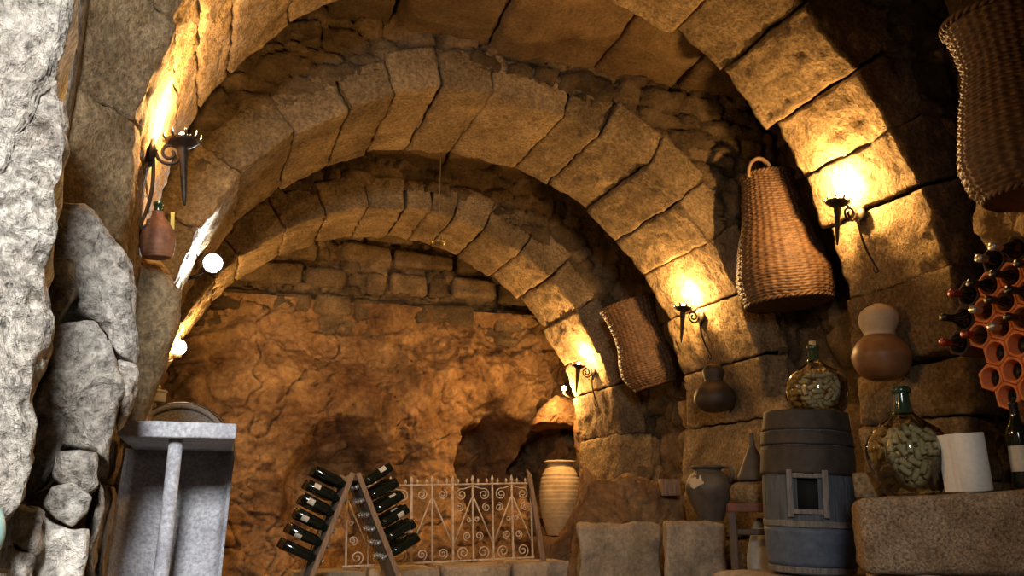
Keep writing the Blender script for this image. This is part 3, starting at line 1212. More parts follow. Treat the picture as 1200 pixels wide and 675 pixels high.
P = np.zeros((2, 2, 2, 3))
for a_ in (0, 1):
    for b_ in (0, 1):
        for c_ in (0, 1):
            P[a_, b_, c_] = np.array([tl[0], tl[1], 0]) + ux * (0, Lx + .15)[a_] + uy * (0, .42)[b_] + np.array([0, 0, (zb, slab_z((0, Lx + .15)[a_]))[c_]])
mb = MB()
rblock(mb, P, res=.02, rnd=.03, amp=.008, freq=9, tone=.6)
o = mb.build('granite_slab', M['trough'])
tag(o, 'long thick slab of rough pinkish granite carrying the cork-filled demijohn', 'stone slab')
mb = MB()
for s0, s1 in ((.02, .34), (.42, .80)):
    Q = np.zeros((2, 2, 2, 3))
    for a_ in (0, 1):
        for b_ in (0, 1):
            for c_ in (0, 1):
                Q[a_, b_, c_] = np.array([tl[0], tl[1], 0]) + ux * (s0, s1)[a_] + uy * (.03, .40)[b_] + np.array([0, 0, (0, zb + .006)[c_]])
    rblock(mb, Q, res=.03, rnd=.04, amp=.015, freq=7, tone=.9)
mb.build('stone_support', M['kerb'], kind='structure')


def on_slab(px, back):
    """spot on the slab `back` metres behind its front edge, on the sight line of column px"""
    base = np.array([tl[0], tl[1]])
    r = ray(px, 575)[:2]
    A_ = np.array([[ux[0], -r[0]], [ux[1], -r[1]]])
    rhs = -(base + uy[:2] * back)
    s, k = np.linalg.solve(A_, rhs)
    q = base + uy[:2] * back + ux[:2] * s
    return np.array([q[0], q[1], slab_z(s) + .006])


q2 = on_slab(1069, .19)
fa = math.atan2(-q2[1], -q2[0])
_, n2 = demijohn('green glass demijohn full of corks standing on the granite slab', q2, dp2, .245, 'wine cork inside the demijohn on the granite slab', 'corks in the demijohn on the slab', fa, None, 3)
q1 = at(962, 479, D=4.02)
dp1 = [(0, .004), (.09, .0), (.118, .01), (.142, .06), (.150, .11), (.142, .16), (.108, .205), (.062, .235), (.034, .262), (.026, .29), (.023, .32), (.022, .335), (.022, .345)]
q1 = np.array([bb[0] + .092, bb[1] - .034, bb[2] + BH - .001])
_, n1 = demijohn('green glass demijohn half full of corks standing on the barrel', q1, dp1, .185, 'wine cork inside the demijohn on the barrel', 'corks in the demijohn on the barrel', fa, True, 4)
print('corks', n1, n2)

# small offcut block beside the demijohn
mb = MB()
q = on_slab(1020, .32)
M_ = Matrix.Translation(Vector([float(x) for x in q])) @ Matrix.Rotation(math.atan2(ux[1], ux[0]), 4, 'Z')
rblock(mb, [[(M_ @ Vector((x, y, z)))[:] for z in (0, .10)] for x in (-.06, .06) for y in (-.04, .05)], res=.015, rnd=.01, amp=.004, freq=12, tone=.5)
o = mb.build('stone_block', M['arch'])
tag(o, 'small squared stone block on the granite slab beside the barrel', 'stone block')

# paper towel
q = on_slab(1140, .10)
t = empty('paper_towel_roll', q, (R(1), R(-4), 0), 'white paper towel roll standing on the granite slab', 'paper towel')
mb = MB()
rT, hT = .067, .205
lathe(mb, [(.02, 0), (rT - .003, 0), (rT, .003), (rT, hT - .003), (rT - .003, hT), (.022, hT), (.02, hT - .002), (.02, 0)], 64)
mb.build('paper_roll', M['paper'], t)
mb = MB()
lathe(mb, [(.0205, .001), (.0205, hT - .001), (.018, hT - .001), (.018, .001), (.0205, .001)], 32)
mb.build('cardboard_core', M['cork'], t)
mb = MB()
ang = math.atan2(-ux[1], -ux[0])
Pp = []
n_ = 20
for k in range(n_):
    s = k / (n_ - 1)
    a = ang + .9 - s * .9
    r = rT + .0015
    pt = np.array([r * math.cos(a), r * math.sin(a)])
    if s > .4:
        e = (s - .4) / .6
        pt = pt + np.array([math.cos(ang), math.sin(ang)]) * .022 * e
    Pp.append(pt)
V = [(p_[0], p_[1], z) for p_ in Pp for z in np.linspace(.001, hT - .002, 6)]
V2 = [(p_[0] * .985, p_[1] * .985, z) for p_ in Pp for z in np.linspace(.001, hT - .002, 6)]
mb.add(V, grid_faces(n_, 6))
mb.add(V2, grid_faces(n_, 6, flip=True))
mb.build('loose_sheet', M['paper'], t)

# ------------------------------------------------------------------ wine bottles
def bottle_mb(L=.30, r=.037):
    return [(0, .008), (r * .55, .004), (r * .92, 0), (r, .006), (r, .185), (r * .93, .205), (r * .6, .228), (.0155, .245), (.0145, .26)], [(.0150, .2585), (.0155, .29), (.0165, .293), (.0165, .302), (0, .302)]


def make_bottle(foil, label=None, neck_only=False):
    t = empty('wine_bottle')
    a, b = bottle_mb()
    mb = MB()
    lathe(mb, a, 20)
    mb.build('glass_body', M['bottle'], t)
    mb = MB()
    lathe(mb, b, 14)
    mb.build('foil_capsule', M[foil], t)
    if label:
        mb = MB()
        lz = (.055, .145) if foil == 'darkfoil' else (.045, .095)
        lab = [(.0374, lz[0]), (.0376, lz[0] + .001), (.0376, lz[1] - .001), (.0374, lz[1])]
        V = []
        for k in range(15):
            an = (-1.25 + 2.5 * k / 14) * (1 if foil == 'darkfoil' else .45)
            for r_, z_ in lab:
                V.append((r_ * math.cos(an), r_ * math.sin(an), z_))
        mb.add(V, grid_faces(15, 4))
        mb.build('paper_label', M['label'], t)
    return t


def place(o, loc, axis, roll=0.):
    q = Vector([float(x) for x in axis]).to_track_quat('Z', 'Y')
    q = q @ Quaternion((0, 0, 1), roll)
    o.rotation_euler = q.to_euler()
    o.location = [float(x) for x in loc]


# one standing at the frame's right edge
q = on_slab(1202, .10)
bo = make_bottle('darkfoil', True)
place(bo, q, (0, 0, 1), 0)
bo.rotation_euler = (0, 0, math.atan2(-q[1], -q[0]))
tag(bo, 'dark wine bottle with paper label standing on slab under the orange rack', 'wine bottle')

# ------------------------------------------------------------------ terracotta honeycomb bottle rack
XR = 2.90
A0 = at(1158, 334, X=XR)
Lc = .1015
tilt = R(8)
eu = np.array([0, -1., 0])   # to the right in the picture
ev = np.array([0, 0, 1.])


def lat(i, j):
    e1 = np.array([math.cos(tilt), math.sin(tilt)]) * Lc
    e3 = np.array([math.cos(tilt - 2 * PI / 3), math.sin(tilt - 2 * PI / 3)]) * Lc
    p = e1 * i + e3 * j
    return A0 + eu * p[0] + ev * p[1]


def hexcell(mb, c, depth=.27, hole=.040):
    n = 48
    front, lip, inn, back = [], [], [], []
    Rr = Lc / math.sqrt(3) * .985
    rows = [[], [], [], [], [], []]
    for k in range(n):
        a = 2 * PI * k / n
        b = (a - tilt + PI / 6 + PI / 3 * 10) % (PI / 3) - PI / 6   # pointy top lattice
        b = ((a - tilt) % (PI / 3)) - PI / 6
        b = (a - tilt + PI / 6) % (PI / 3) - PI / 6
        rh = Rr * math.cos(PI / 6) / math.cos(b)
        ca, sa = math.cos(a), math.sin(a)
        for row, (r, x) in zip(rows, ((rh * .985, depth), (rh * .99, .004), (rh * .955, 0), (hole + .002, 0), (hole, .003), (hole, depth - .01))):
            row.append(c + eu * r * ca + ev * r * sa + np.array([x, 0, 0]))
    V = np.concatenate([np.array(r) for r in rows] + [(c + np.array([depth - .01, 0, 0]))[None]])
    Fs = []
    for r in range(5):
        for k in range(n):
            k2 = (k + 1) % n
            Fs.append([r * n + k, r * n + k2, (r + 1) * n + k2, (r + 1) * n + k])
    for k in range(n):
        Fs.append([5 * n + k, 5 * n + (k + 1) % n, 6 * n])
    mb.add(V, Fs)


cells_o = [(0, 0), (1, 0), (2, 0), (3, 0), (0, 1), (1, 1), (2, 1), (3, 1), (0, 2), (1, 2), (2, 2), (3, 2), (1, 3), (2, 3), (3, 3), (1, 4), (2, 4), (3, 4), (2, 5), (3, 5), (2, -1), (3, -1)]
cells_d = [(-1, 0), (-1, 1), (-1, 2), (0, -1), (1, -1)]  # unlit cells, their shade put into the clay colour
mb = MB()
for c in cells_o:
    hexcell(mb, lat(*c))
o = mb.build('terracotta_bottle_rack', M['terracotta'])
tag(o, 'orange terracotta honeycomb bottle rack on the right wall', 'bottle rack')
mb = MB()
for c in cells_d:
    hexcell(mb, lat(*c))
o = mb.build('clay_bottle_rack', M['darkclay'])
tag(o, 'clay honeycomb cells painted dark for shade at the upper left of the orange rack', 'bottle rack')
bproto = make_bottle('darkfoil')
first = True
hexb = [((0, 0), 'darkfoil', .10), ((1, 0), 'darkfoil', .09), ((1, 1), 'darkfoil', .09), ((2, 0), 'darkfoil', .08), ((1, 2), 'foil', .05), ((2, 1), 'darkfoil', .10), ((0, 2), 'redfoil', .08), ((2, 2), 'darkfoil', .08),
        ((-1, 1), 'darkfoil', .11), ((-1, 0), 'redfoil', .09), ((0, 1), 'foil', .06), ((0, -1), 'foil', .08), ((1, -1), 'foil', .12), ((-1, 2), 'redfoil', .09), ((3, 1), 'darkfoil', .08)]
protos = {'darkfoil': bproto}
for (ci, cj), fo, outl in hexb:
    if fo in protos and protos[fo].get('label') is None:
        o = protos[fo]
    elif fo in protos:
        o = copy_tree(protos[fo])
    else:
        o = protos[fo] = make_bottle(fo)
    c = lat(ci, cj)
    # neck towards the room
    place(o, c + np.array([.302 - outl, 0, -.0015]), (-1, 0, 0), rng.uniform(0, 6))
    dark = (ci, cj) in cells_d
    fn = {'darkfoil': 'black capped', 'foil': 'silver capped', 'redfoil': 'red capped'}[fo]
    tag(o, f'{fn} wine bottle lying in ' + ('the shade-darkened clay rack' if dark else 'the orange terracotta rack'), 'wine bottle', f'{fn} bottles in the ' + ('dark rack' if dark else 'orange rack'))

for (ci, cj) in ((1, 3), (2, 3), (3, 3), (1, 4), (2, 4), (3, 4), (2, 5), (3, 2), (3, 0)):
    o = copy_tree(protos['darkfoil'])
    place(o, lat(ci, cj) + np.array([.045, 0, -.0015]), (1, 0, 0), rng.uniform(0, 6))
    o.scale = (1, 1, .72)
    tag(o, 'dark wine bottle lying base outward deep inside the orange terracotta rack', 'wine bottle', 'base outward bottles in the orange rack')

# ------------------------------------------------------------------ A-frame riddling rack with bottles
YP = 5.35
ridge = at(417, 558, Y=YP)
fl = at(367, 676, Y=YP)
fr_ = at(466, 676, Y=YP)


def down(p):   # prolong the board to the floor
    d = p - ridge
    return ridge + d * (ridge[2] - .0) / (ridge[2] - p[2])


tP = empty('riddling_rack', (ridge[0], YP, 0), (0, 0, 0), 'wooden A-frame bottle rack standing in front of the rock wall', 'bottle rack')
DEP = .42
o_ = np.array([ridge[0], YP, 0])
pan = []
for sgn, pt in ((-1, down(fl)), (1, down(fr_))):
    top = ridge + np.array([sgn * .022, 0, 0]) - o_
    bot = pt - o_
    bot[2] = 0.006
    d = bot - top
    Lp = np.linalg.norm(d)
    d /= Lp
    nrm = np.array([d[2] * -sgn * -1, 0, -d[0] * -sgn * -1])
    nrm = np.array([-d[2] * sgn, 0, d[0] * sgn])   # outward
    pan.append((top, d, nrm, Lp))
    for y0 in (0, DEP - .035):
        mb = MB()
        Mx = Matrix(((d[0], 0, nrm[0], top[0]), (d[1], 1, nrm[1], top[1] + y0), (d[2], 0, nrm[2], top[2]), (0, 0, 0, 1)))
        bbox(mb, -.02, Lp, 0, .035, -.016, .016, .004, M=Mx, amp=.002, freq=9, div=6)
        mb.build('side_rail', M['wood'], tP)
    # bored board between the rails
    mb = MB()
    Mx = Matrix(((d[0], 0, nrm[0], top[0]), (d[1], 1, nrm[1], top[1] + .035), (d[2], 0, nrm[2], top[2]), (0, 0, 0, 1)))
    holes = []
    npz = 6
    for rI in range(npz):
        s = .055 + .092 * rI
        holes.append(s)
    prev = 0
    for s in holes:
        bbox(mb, prev, s - .017, 0, DEP - .07, -.011, .011, .002, M=Mx)
        prev = s + .017
        yy = 0
        for k in range(5):
            y1 = [.05, .135, .22, .305, DEP - .07 + .017][k] - .017
            bbox(mb, s - .017, s + .017, yy, y1, -.011, .011, .001, M=Mx)
            yy = y1 + .034
    bbox(mb, prev, Lp - .02, 0, DEP - .07, -.011, .011, .002, M=Mx)
    mb.build('bored_board', M['greywood'], tP)
mb = MB()
bbox(mb, -.028, .028, .01, DEP - .01, ridge[2] - .028, ridge[2] - .008, .003)
mb.build('ridge_bar', M['darkwood'], tP)
fbot = make_bottle('foil', True)
used = False
for side, (top, d, nrm, Lp) in zip(('left', 'right'), pan):
    for rI in range(6):
        s = .055 + .092 * rI
        for k in range(4):
            if side == 'left' and rI == 3 and k > 2:
                continue
            y = .035 + [.05, .135, .22, .305][k] + rng.uniform(-.003, .003)
            h = o_ + top + d * s + np.array([0, y, 0])
            # neck goes through the hole pointing in and down
            ax = -nrm + np.array([0, 0, -.10 + rng.uniform(-.04, .04)])
            ax /= np.linalg.norm(ax)
            o = fbot if not used else copy_tree(fbot)
            used = True
            o.scale = (.86, .86, .86)
            ins = .222 + rng.uniform(-.006, .004)
            place(o, h - ax * ins, ax, rng.uniform(0, 6))
            row = ['top', 'second', 'third', 'fourth', 'fifth', 'lowest'][rI]
            tag(o, f'silver capped dark bottle in the {row} row on the {"rock" if side == "left" else "railing"} side of the A-frame', 'wine bottle', f'bottles in {row} row, {"rock" if side == "left" else "railing"} side of the A-frame')

# ------------------------------------------------------------------ wrought iron railing
YF = 6.22
pL, pR = at(401, 664, Y=YF), at(626, 653, Y=YF)
W_ = np.linalg.norm(pR - pL)
hF = at(620, 566, Y=YF)[2] - at(620, 653, Y=YF)[2]
roll = math.atan2(pR[2] - pL[2], pR[0] - pL[0])
t = empty('iron_railing', pL, (0, -roll, 0), 'scrolled wrought iron railing with spear finials in front of the rock cavity', 'railing')
mb = MB()
bbox(mb, 0, W_, -.008, .008, -.006, .006, .002)
mb.build('bottom_rail', M['railing'], t)
mb = MB()
bbox(mb, 0, W_, -.008, .008, hF - .006, hF + .006, .002)
mb.build('top_rail', M['railing'], t)
nb = 9
step = W_ / nb - .004
bars = [W_ - .012 - step * k * 1.0 for k in range(nb + 1)]
spear = [(0, .0), (.008, .004), (.013, .018), (.011, .030), (.004, .052), (0, .056)]
for k, x in enumerate(bars):
    mb = MB()
    bbox(mb, x - .007, x + .007, -.007, .007, -.01, hF + .012, .002)
    b_ = mb.build('bar', M['railing'], t)
    mb = MB()
    lathe(mb, spear, 10)
    mb.v[0] = mb.v[0] + np.array([x, 0, hF + .01])
    mb.build('spear_finial', M['railing'], b_)


def scroll_path(cx, cz, r, a0, turns, sgn=1, n=34):
    return [(cx + (r - (r - .008) * k / (n - 1)) * math.cos(a0 + sgn * turns * 2 * PI * k / (n - 1)), 0, cz + (r - (r - .008) * k / (n - 1)) * math.sin(a0 + sgn * turns * 2 * PI * k / (n - 1))) for k in range(n)]


for k in range(nb):
    xa, xb = bars[k + 1], bars[k]
    xm = (xa + xb) / 2
    g = xb - xa
    mb = MB()
    v_left = (k % 2 == 0)
    # raking bars forming the V pattern
    if v_left:
        tube(mb, [(xa + .008, 0, hF - .10), (xb - .006, 0, .12)], .006, 6)
    else:
        tube(mb, [(xb - .008, 0, hF - .10), (xa + .006, 0, .12)], .006, 6)
    if not (k in (4, 5)):
        r = g * .27
        s = 1 if v_left else -1
        # top scroll, mid scrolls, bottom scroll
        tube(mb, [(xa + .006 if s > 0 else xb - .006, 0, hF - .015)] + scroll_path(xm + s * .01, hF - .075, r * 1.05, PI * .62 if s > 0 else PI * .38, 1.7, -s), .005, 6)
        tube(mb, scroll_path(xm + s * g * .18, hF - .17, r * .75, PI / 2, 1.5, s), .0048, 6)
        tube(mb, scroll_path(xm - s * g * .20, .17, r * .75, -PI / 2, 1.5, s), .0048, 6)
        tube(mb, scroll_path(xm, .055, r * 1.1, -PI * .4 if s > 0 else -PI * .6, 1.6, s), .005, 6)
        tube(mb, scroll_path(xm - s * g * .30, hF * .53, r * .42, 0, 1.3, s), .004, 6)
    else:
        r = g * .24
        tube(mb, scroll_path(xm, .055, r, -PI * .4, 1.6, 1), .005, 6)
        tube(mb, scroll_path(xm, hF - .07, r, PI * .4, 1.6, -1), .005, 6)
    mb.build('scrollwork', M['railing'], t)
    mb = MB()
    for dx in (g * .28, g * .72):
        bbox(mb, xa + dx - .004, xa + dx + .004, -.004, .004, hF, hF + .012, .001)
        lathe(mb, [(r_ * .8, z_ * .62) for r_, z_ in spear], 8)
        mb.v[-1] = mb.v[-1] + np.array([xa + dx, 0, hF + .008])
    mb.build('short_finial', M['railing'], t)
# stone sill below
mb = MB()
zs_ = min(pL[2], pR[2])
for k in range(4):
    x0 = pL[0] - .35 + k * .52
    rblock(mb, box_corners(x0, x0 + .5, YF - .16, YF + .25, 0, pL[2] - .012 + (x0 + .25 - pL[0]) / W_ * (pR[2] - pL[2]) - .012, .006), res=.04, rnd=.02, amp=.008, freq=6)
mb.build('stone_sill', M['kerb'], kind='structure')
# leaning wooden stake
a0, a1 = at(637, 660, Y=YF - .06), at(619, 549, Y=YF - .02)
mb = MB()
dd = a1 - a0
Lw = np.linalg.norm(dd)
ez = dd / Lw
ex = np.cross((0, 1, 0), ez)
ex /= np.linalg.norm(ex)
ey = np.cross(ez, ex)
Mx = Matrix(((ex[0], ey[0], ez[0], a0[0]), (ex[1], ey[1], ez[1], a0[1]), (ex[2], ey[2], ez[2], a0[2]), (0, 0, 0, 1)))
Pk = np.zeros((2, 2, 2, 3))
for a_ in (0, 1):
    for b_ in (0, 1):
        for c_ in (0, 1):
            w_ = (.022, .016)[c_]
            Pk[a_, b_, c_] = (Mx @ Vector(((-w_, w_)[a_], (-.015, .015)[b_], (0, Lw)[c_] - (.05 * a_ if c_ else 0))))[:]
rblock(mb, Pk, res=.02, rnd=.005, amp=.002, freq=9)
o = mb.build('wooden_stake', M['wood'])
tag(o, 'pointed wooden stake leaning at the end of the iron railing', 'post')

# ------------------------------------------------------------------ big ribbed jar in the niche
jb, jt = at(657, 628, Y=7.75), at(657, 540, Y=7.75)
hj = jt[2] - jb[2]
mb = MB()
pr = []
base = smooth_prof([(0, 0), (.11, .002), (.135, .03), (.175, .18), (.195, .34), (.185, .48), (.15, .58), (.118, .625), (.122, .64), (.15, .652), (.152, .665), (.125, .67), (.11, .64), (.10, .55)], 10)
for r, z in base:
    if .08 < z < .56 and r > .12:
        r += .011 * abs(math.sin(z * 2 * PI / .075)) - .003
    pr.append((r, z * hj / .67))
lathe(mb, pr, 56)
o = mb.build('earthenware_jar', M['jar'])
o.location = [float(x) for x in jb]
tag(o, 'tall ribbed buff earthenware jar standing in the rock niche', 'jar')
mb = MB()
rblock(mb, box_corners(jb[0] - .25, jb[0] + .25, jb[1] - .22, jb[1] + .3, 0, jb[2] - .006, .01), res=.05, rnd=.03, amp=.008, freq=5)
mb.build('stone_niche_base', M['rock'], kind='structure')

# ------------------------------------------------------------------ pale kerb blocks, clay jar, chair, flask
KB = []
for nm, pts, y in (('left', [(677, 614), (776, 615), (777, 760), (668, 760)], 4.99), ('right', [(779, 612), (852, 612), (858, 760), (778, 760)], 4.62)):
    c = [at(x, yy, Y=y) for x, yy in pts]
    zt_ = max(c[0][2], c[1][2])
    P = np.zeros((2, 2, 2, 3))
    for b_ in (0, 1):
        kx_ = c[0][0] * (1 + b_ * .34 / y)
        P[0, b_, 0], P[1, b_, 0] = (kx_, y + .02 + b_ * .34, 0), (c[1][0] - .012, y + b_ * .34, 0)
        P[0, b_, 1], P[1, b_, 1] = (kx_, y + b_ * .34, zt_ - .005), (c[1][0] - .012, y + b_ * .34, zt_)
    mb = MB()
    rblock(mb, P, res=.022, rnd=.018, amp=.022, freq=5, tone=.45)
    o = mb.build('stone_block', M['kerb'])
    KB.append((o, zt_))
    tag(o, {'left': 'wide pale stone block with whitish base beside the ribbed jar niche', 'right': 'pale squared stone block carrying the dark clay jar'}[nm], 'stone block')
jz = KB[1][1]
jc = at(833, 610, Y=4.80)
mb = MB()
sp = .94 * smooth_prof([(0, 0), (.075, .002), (.085, .015), (.118, .10), (.150, .19), (.152, .24), (.125, .295), (.092, .32), (.09, .335), (.108, .345), (.11, .357), (.09, .36), (.08, .33)], 6)
t = empty('clay_jar', (jc[0], jc[1], jz + .004), (0, 0, 0), 'dark grey-brown clay jar with pale flaked shoulder on the stone block', 'jar')
lathe(mb, sp, 48)
mb.v[0] = rough(mb.v[0], .004, 5, 2)
mb.build('jar_body', M['greyclay'], t)
mb = MB()
V, keep_ = [], []
for i in range(34):
    th_ = face - 1.15 + 1.15 * i / 33
    for j in range(22):
        z = .185 + .115 * j / 21
        fx, fy = (i / 33 - .5) * 2, (j / 21 - .5) * 2
        r = float(np.interp(z, sp[:40, 1], sp[:40, 0])) + .0045
        p_ = (r * math.cos(th_), r * math.sin(th_), z)
        V.append(p_)
        keep_.append(fx * fx + fy * fy * 1.1 + .9 * float(fbm(np.array([p_]), 16, 3)[0]) < .55)
mb.add(V, [q_ for q_ in grid_faces(34, 22) if all(keep_[k_] for k_ in q_)])
mb.build('flaked_patch', M['paleflake'], t)
mb = MB()
for s in (1,):
    ca, sa = math.cos(face + 1.2), math.sin(face + 1.2)
    tube(mb, [(.10 * ca, .10 * sa, .335), (.15 * ca, .15 * sa, .33), (.17 * ca, .17 * sa, .28), (.145 * ca, .145 * sa, .235)], .012, 10)
mb.build('handle', M['greyclay'], t)

# chair frame with stone, flask and sack
cy_ = 3.98
wC = .40
cl_ = at(857, 590, Y=cy_)
zS = cl_[2]
AZ = R(34)
vx = np.array([math.cos(AZ), -math.sin(AZ)])
vy = np.array([math.sin(AZ), math.cos(AZ)])
cc_ = cl_[:2] + vx * .19 + vy * .19
t = empty('wooden_chair', (cc_[0], cc_[1], 0), (0, 0, -AZ), 'dark wooden chair frame with worn red seat rail beside the barrel', 'chair')
for x, y in ((-.19, -.19), (.19, -.19), (-.19, .19), (.19, .19)):
    mb = MB()
    bbox(mb, x - .02, x + .02, y - .02, y + .02, 0, zS - .01, .006, amp=.002, freq=9, div=4)
    mb.build('leg', M['darkwood'], t)
for (x0, x1, y0, y1) in ((-.21, .21, -.215, -.175), (-.21, .21, .175, .215), (-.215, -.175, -.175, .175), (.175, .215, -.175, .175)):
    mb = MB()
    bbox(mb, x0, x1, y0, y1, zS - .045, zS, .006, amp=.002, freq=9, div=3)
    mb.build('seat_rail', M['redbrown'], t)
mb = MB()
bbox(mb, -.175, .175, -.175, .175, zS - .03, zS - .012, .003)
mb.build('seat', M['darkwood'], t)
for z_ in (.18, zS - .16):
    mb = MB()
    bbox(mb, -.172, .172, -.20, -.18, z_, z_ + .03, .005)
    mb.build('stretcher', M['darkwood'], t)
cx_ = cc_[0]
# rounded stone on the seat, flask on the stone
mb = MB()
lathe(mb, smooth_prof([(0, 0), (.10, .004), (.135, .03), (.145, .07), (.125, .115), (.07, .135), (0, .14)], 5), 40)
mb.v[0] = rough(mb.v[0], .018, 5, 3)
o = mb.build('rounded_stone', M['arch'])
sq = cc_ - vx * .06
o.location = (float(sq[0]), float(sq[1]), zS - .012)
tag(o, 'rounded brown boulder resting on the wooden chair seat', 'stone')
t = empty('conical_flask', (float(sq[0]) + .01, float(sq[1]) + .01, zS + .122), (0, 0, 0), 'dark conical flask with thin neck on the rounded boulder', 'flask')
mb = MB()
lathe(mb, [(0, 0), (.088, 0), (.092, .006), (.088, .03), (.05, .12), (.028, .165), (.018, .19), (.0, .192)], 36)
mb.build('flask_body', M['greyclay'], t)
mb = MB()
lathe(mb, [(.018, .188), (.013, .22), (.011, .25), (.014, .255), (.012, .262), (0, .262)], 20)
mb.build('neck', M['greyclay'], t)
mb = MB()
lathe(mb, smooth_prof([(0, 0), (.08, .0), (.12, .04), (.13, .13), (.12, .22), (.08, .29), (.04, .315), (0, .32)], 5), 44)
mb.v[0] = rough(mb.v[0], .025, 4, 3)
o = mb.build('grey_boulder', M['sack'])
o.location = (float(cc_[0]), float(cc_[1]), .006)
o.scale = (1, .9, (zS - .07) / .34)
tag(o, 'pale grey rounded stone between the chair legs beside the barrel', 'stone')

# small wooden block on the rock ledge
wb = at(785, 578, Y=5.62)
mb = MB()
Mx = Matrix.Translation((float(wb[0]), 5.62, float(wb[2]))) @ Matrix.Rotation(R(-20), 4, 'Z')
bbox(mb, -.07, .07, -.06, .08, -.02, .10, .006, M=Mx, amp=.002, freq=9, div=3)
o = mb.build('wooden_block', M['wood'])
tag(o, 'small wooden block on the brown rock ledge behind pale stone blocks', 'wood block')

# ------------------------------------------------------------------ lying barrel behind the stone stand, with a little jug on it
hc = at(208, 531, D=4.5)
rb = .26
Lb = .78
t = empty('lying_barrel', hc, (-PI / 2 - .0, 0, -.02), 'dark round-ended barrel lying behind the speckled grey stand', 'barrel')
mb = MB()
pr = [(rb * (1 + .16 * (1 - (2 * k / 23 - 1) ** 2)), Lb * k / 23) for k in range(24)]
lathe(mb, [(rb - .022, .02)] + [(rb - .022, 0)] + pr + [(rb - .02, Lb), (0, Lb)], 60)
mb.build('staves', M['greywood'], t)
mb = MB()
lathe(mb, [(0, .022), (rb - .015, .022)], 48)
mb.build('barrel_head', M['greywood'], t)
for z0 in (.03, .16, Lb - .2, Lb - .07):
    mb = MB()
    f_ = lambda z: rb * (1 + .16 * (1 - (2 * z / Lb - 1) ** 2))
    lathe(mb, [(f_(z0) - .002, z0), (f_(z0) + .004, z0), (f_(z0 + .035) + .004, z0 + .035), (f_(z0 + .035) - .002, z0 + .035)], 60)
    mb.build('hoop', M['iron'], t)
mb = MB()
for dy in (.12, .58):
    rblock(mb, box_corners(hc[0] - .2, hc[0] + .24, hc[1] + dy - .06, hc[1] + dy + .06, 0, hc[2] - rb * 1.155, .0), res=.05, rnd=.02, amp=.004, freq=6)
o = mb.build('barrel_cradle', M['darkwood'])
tag(o, 'dark timber cradle beams under the lying barrel', 'cradle')
jg = at(184, 471, D=4.78)
t = empty('small_crock', (float(jg[0]), float(jg[1]), hc[2] + rb * 1.13), (0, 0, 0), 'small pale crock standing on top of the lying barrel', 'crock')
mb = MB()
lathe(mb, [(0, 0), (.042, 0), (.046, .006), (.046, .05), (.042, .056)], 32)
mb.build('crock_body', M['sack'], t)
mb = MB()
lathe(mb, [(.036, .052), (.05, .054), (.052, .062), (.04, .068), (0, .07)], 32)
mb.build('crock_lid', M['sack'], t)

# ------------------------------------------------------------------ speckled granite stand
YS = 2.62
c0, c1 = at(136, 515, Y=YS), at(276, 515, Y=YS)
w0 = (c1[0] - c0[0])
cx0 = (c0[0] + c1[0]) / 2
zt0 = at(206, 494, Y=YS)[2]
zt1 = at(206, 513, Y=YS)[2]
t = empty('stone_stand', (cx0, YS, 0), (0, 0, R(-1.5)), 'speckled grey stone stand with thick slab top and central rounded post', 'stone stand')
mb = MB()
hw = w0 / 2
SD = .62
bbox(mb, -hw, hw, 0, SD + .05, zt1, zt0, .006, seg=3, div=6, amp=.002, freq=12)
mb.build('slab_top', M['pedestal'], t)
# hollowed body: a trough-like face raking forward towards the floor, flanked by two flanges
mb = MB()
n, m = 61, 50
half0 = (at(268, 540, Y=YS + SD)[0] - at(143, 540, Y=YS + SD)[0]) / 2
offx = (at(268, 540, Y=YS + SD)[0] + at(143, 540, Y=YS + SD)[0]) / 2 - cx0


def body(u, s, front):
    z = zt1 * (1 - s) + .002
    half = half0 * (1 - .10 * s)
    yb_ = SD - (SD - .12) * s
    x = offx * (1 - s) - .018 * s + u * half
    if front:
        e = max(0, abs(u) - .80) / .16
        return (x, yb_ - .035 - .05 * min(1, e) ** 2 + .03 * math.cos(min(1, abs(u) / .8) * PI) * .5, z)
    return (x, yb_ + .04, z)


V = [body(i / (n - 1) * 2 - 1, j / (m - 1), True) for i in range(n) for j in range(m)]
F1 = grid_faces(n, m, flip=True)
off = len(V)
V += [body(i / (n - 1) * 2 - 1, j / (m - 1), False) for i in range(n) for j in range(m)]
F2 = [[a + off for a in f[::-1]] for f in F1]
side = []
for i_ in (0, n - 1):
    for j in range(m - 1):
        q = [i_ * m + j, i_ * m + j + 1, off + i_ * m + j + 1, off + i_ * m + j]
        side.append(q if i_ == 0 else q[::-1])
mb.add(V, F1 + F2 + side)
mb.build('hollowed_body', M['pedestal'], t)
mb = MB()
tube(mb, [(-.004, .06, zt1 + .004), (-.007, .058, zt1 * .7), (-.012, .056, zt1 * .35), (-.016, .054, .0)], [.019, .020, .022, .024], 16)
mb.v[0] = rough(mb.v[0], .003, 9, 2)
mb.build('central_post', M['pedestal'], t)

# turquoise vessel at the frame's left edge
tv = at(-24, 668, Y=1.5)
mb = MB()
lathe(mb, smooth_prof([(0, 0), (.02, .0), (.026, .01), (.040, .05), (.042, .075), (.036, .105), (.022, .128), (.010, .136), (0, .138)], 5), 40)
o = mb.build('glazed_vessel', M['turq'])
o.location = (float(tv[0]) - .004, 1.5, float(tv[2]))
o.scale = (.72, .72, .72)
tag(o, 'pale turquoise smooth vessel at the foot of the rough grey jamb', 'vessel')
mb = MB()
rblock(mb, box_corners(tv[0] - .15, tv[0] + .035, 1.40, 1.66, 0, tv[2] - .002, .01), res=.03, rnd=.02, amp=.003, freq=8)
mb.build('wall_left_footing', M['jamb'], kind='structure')

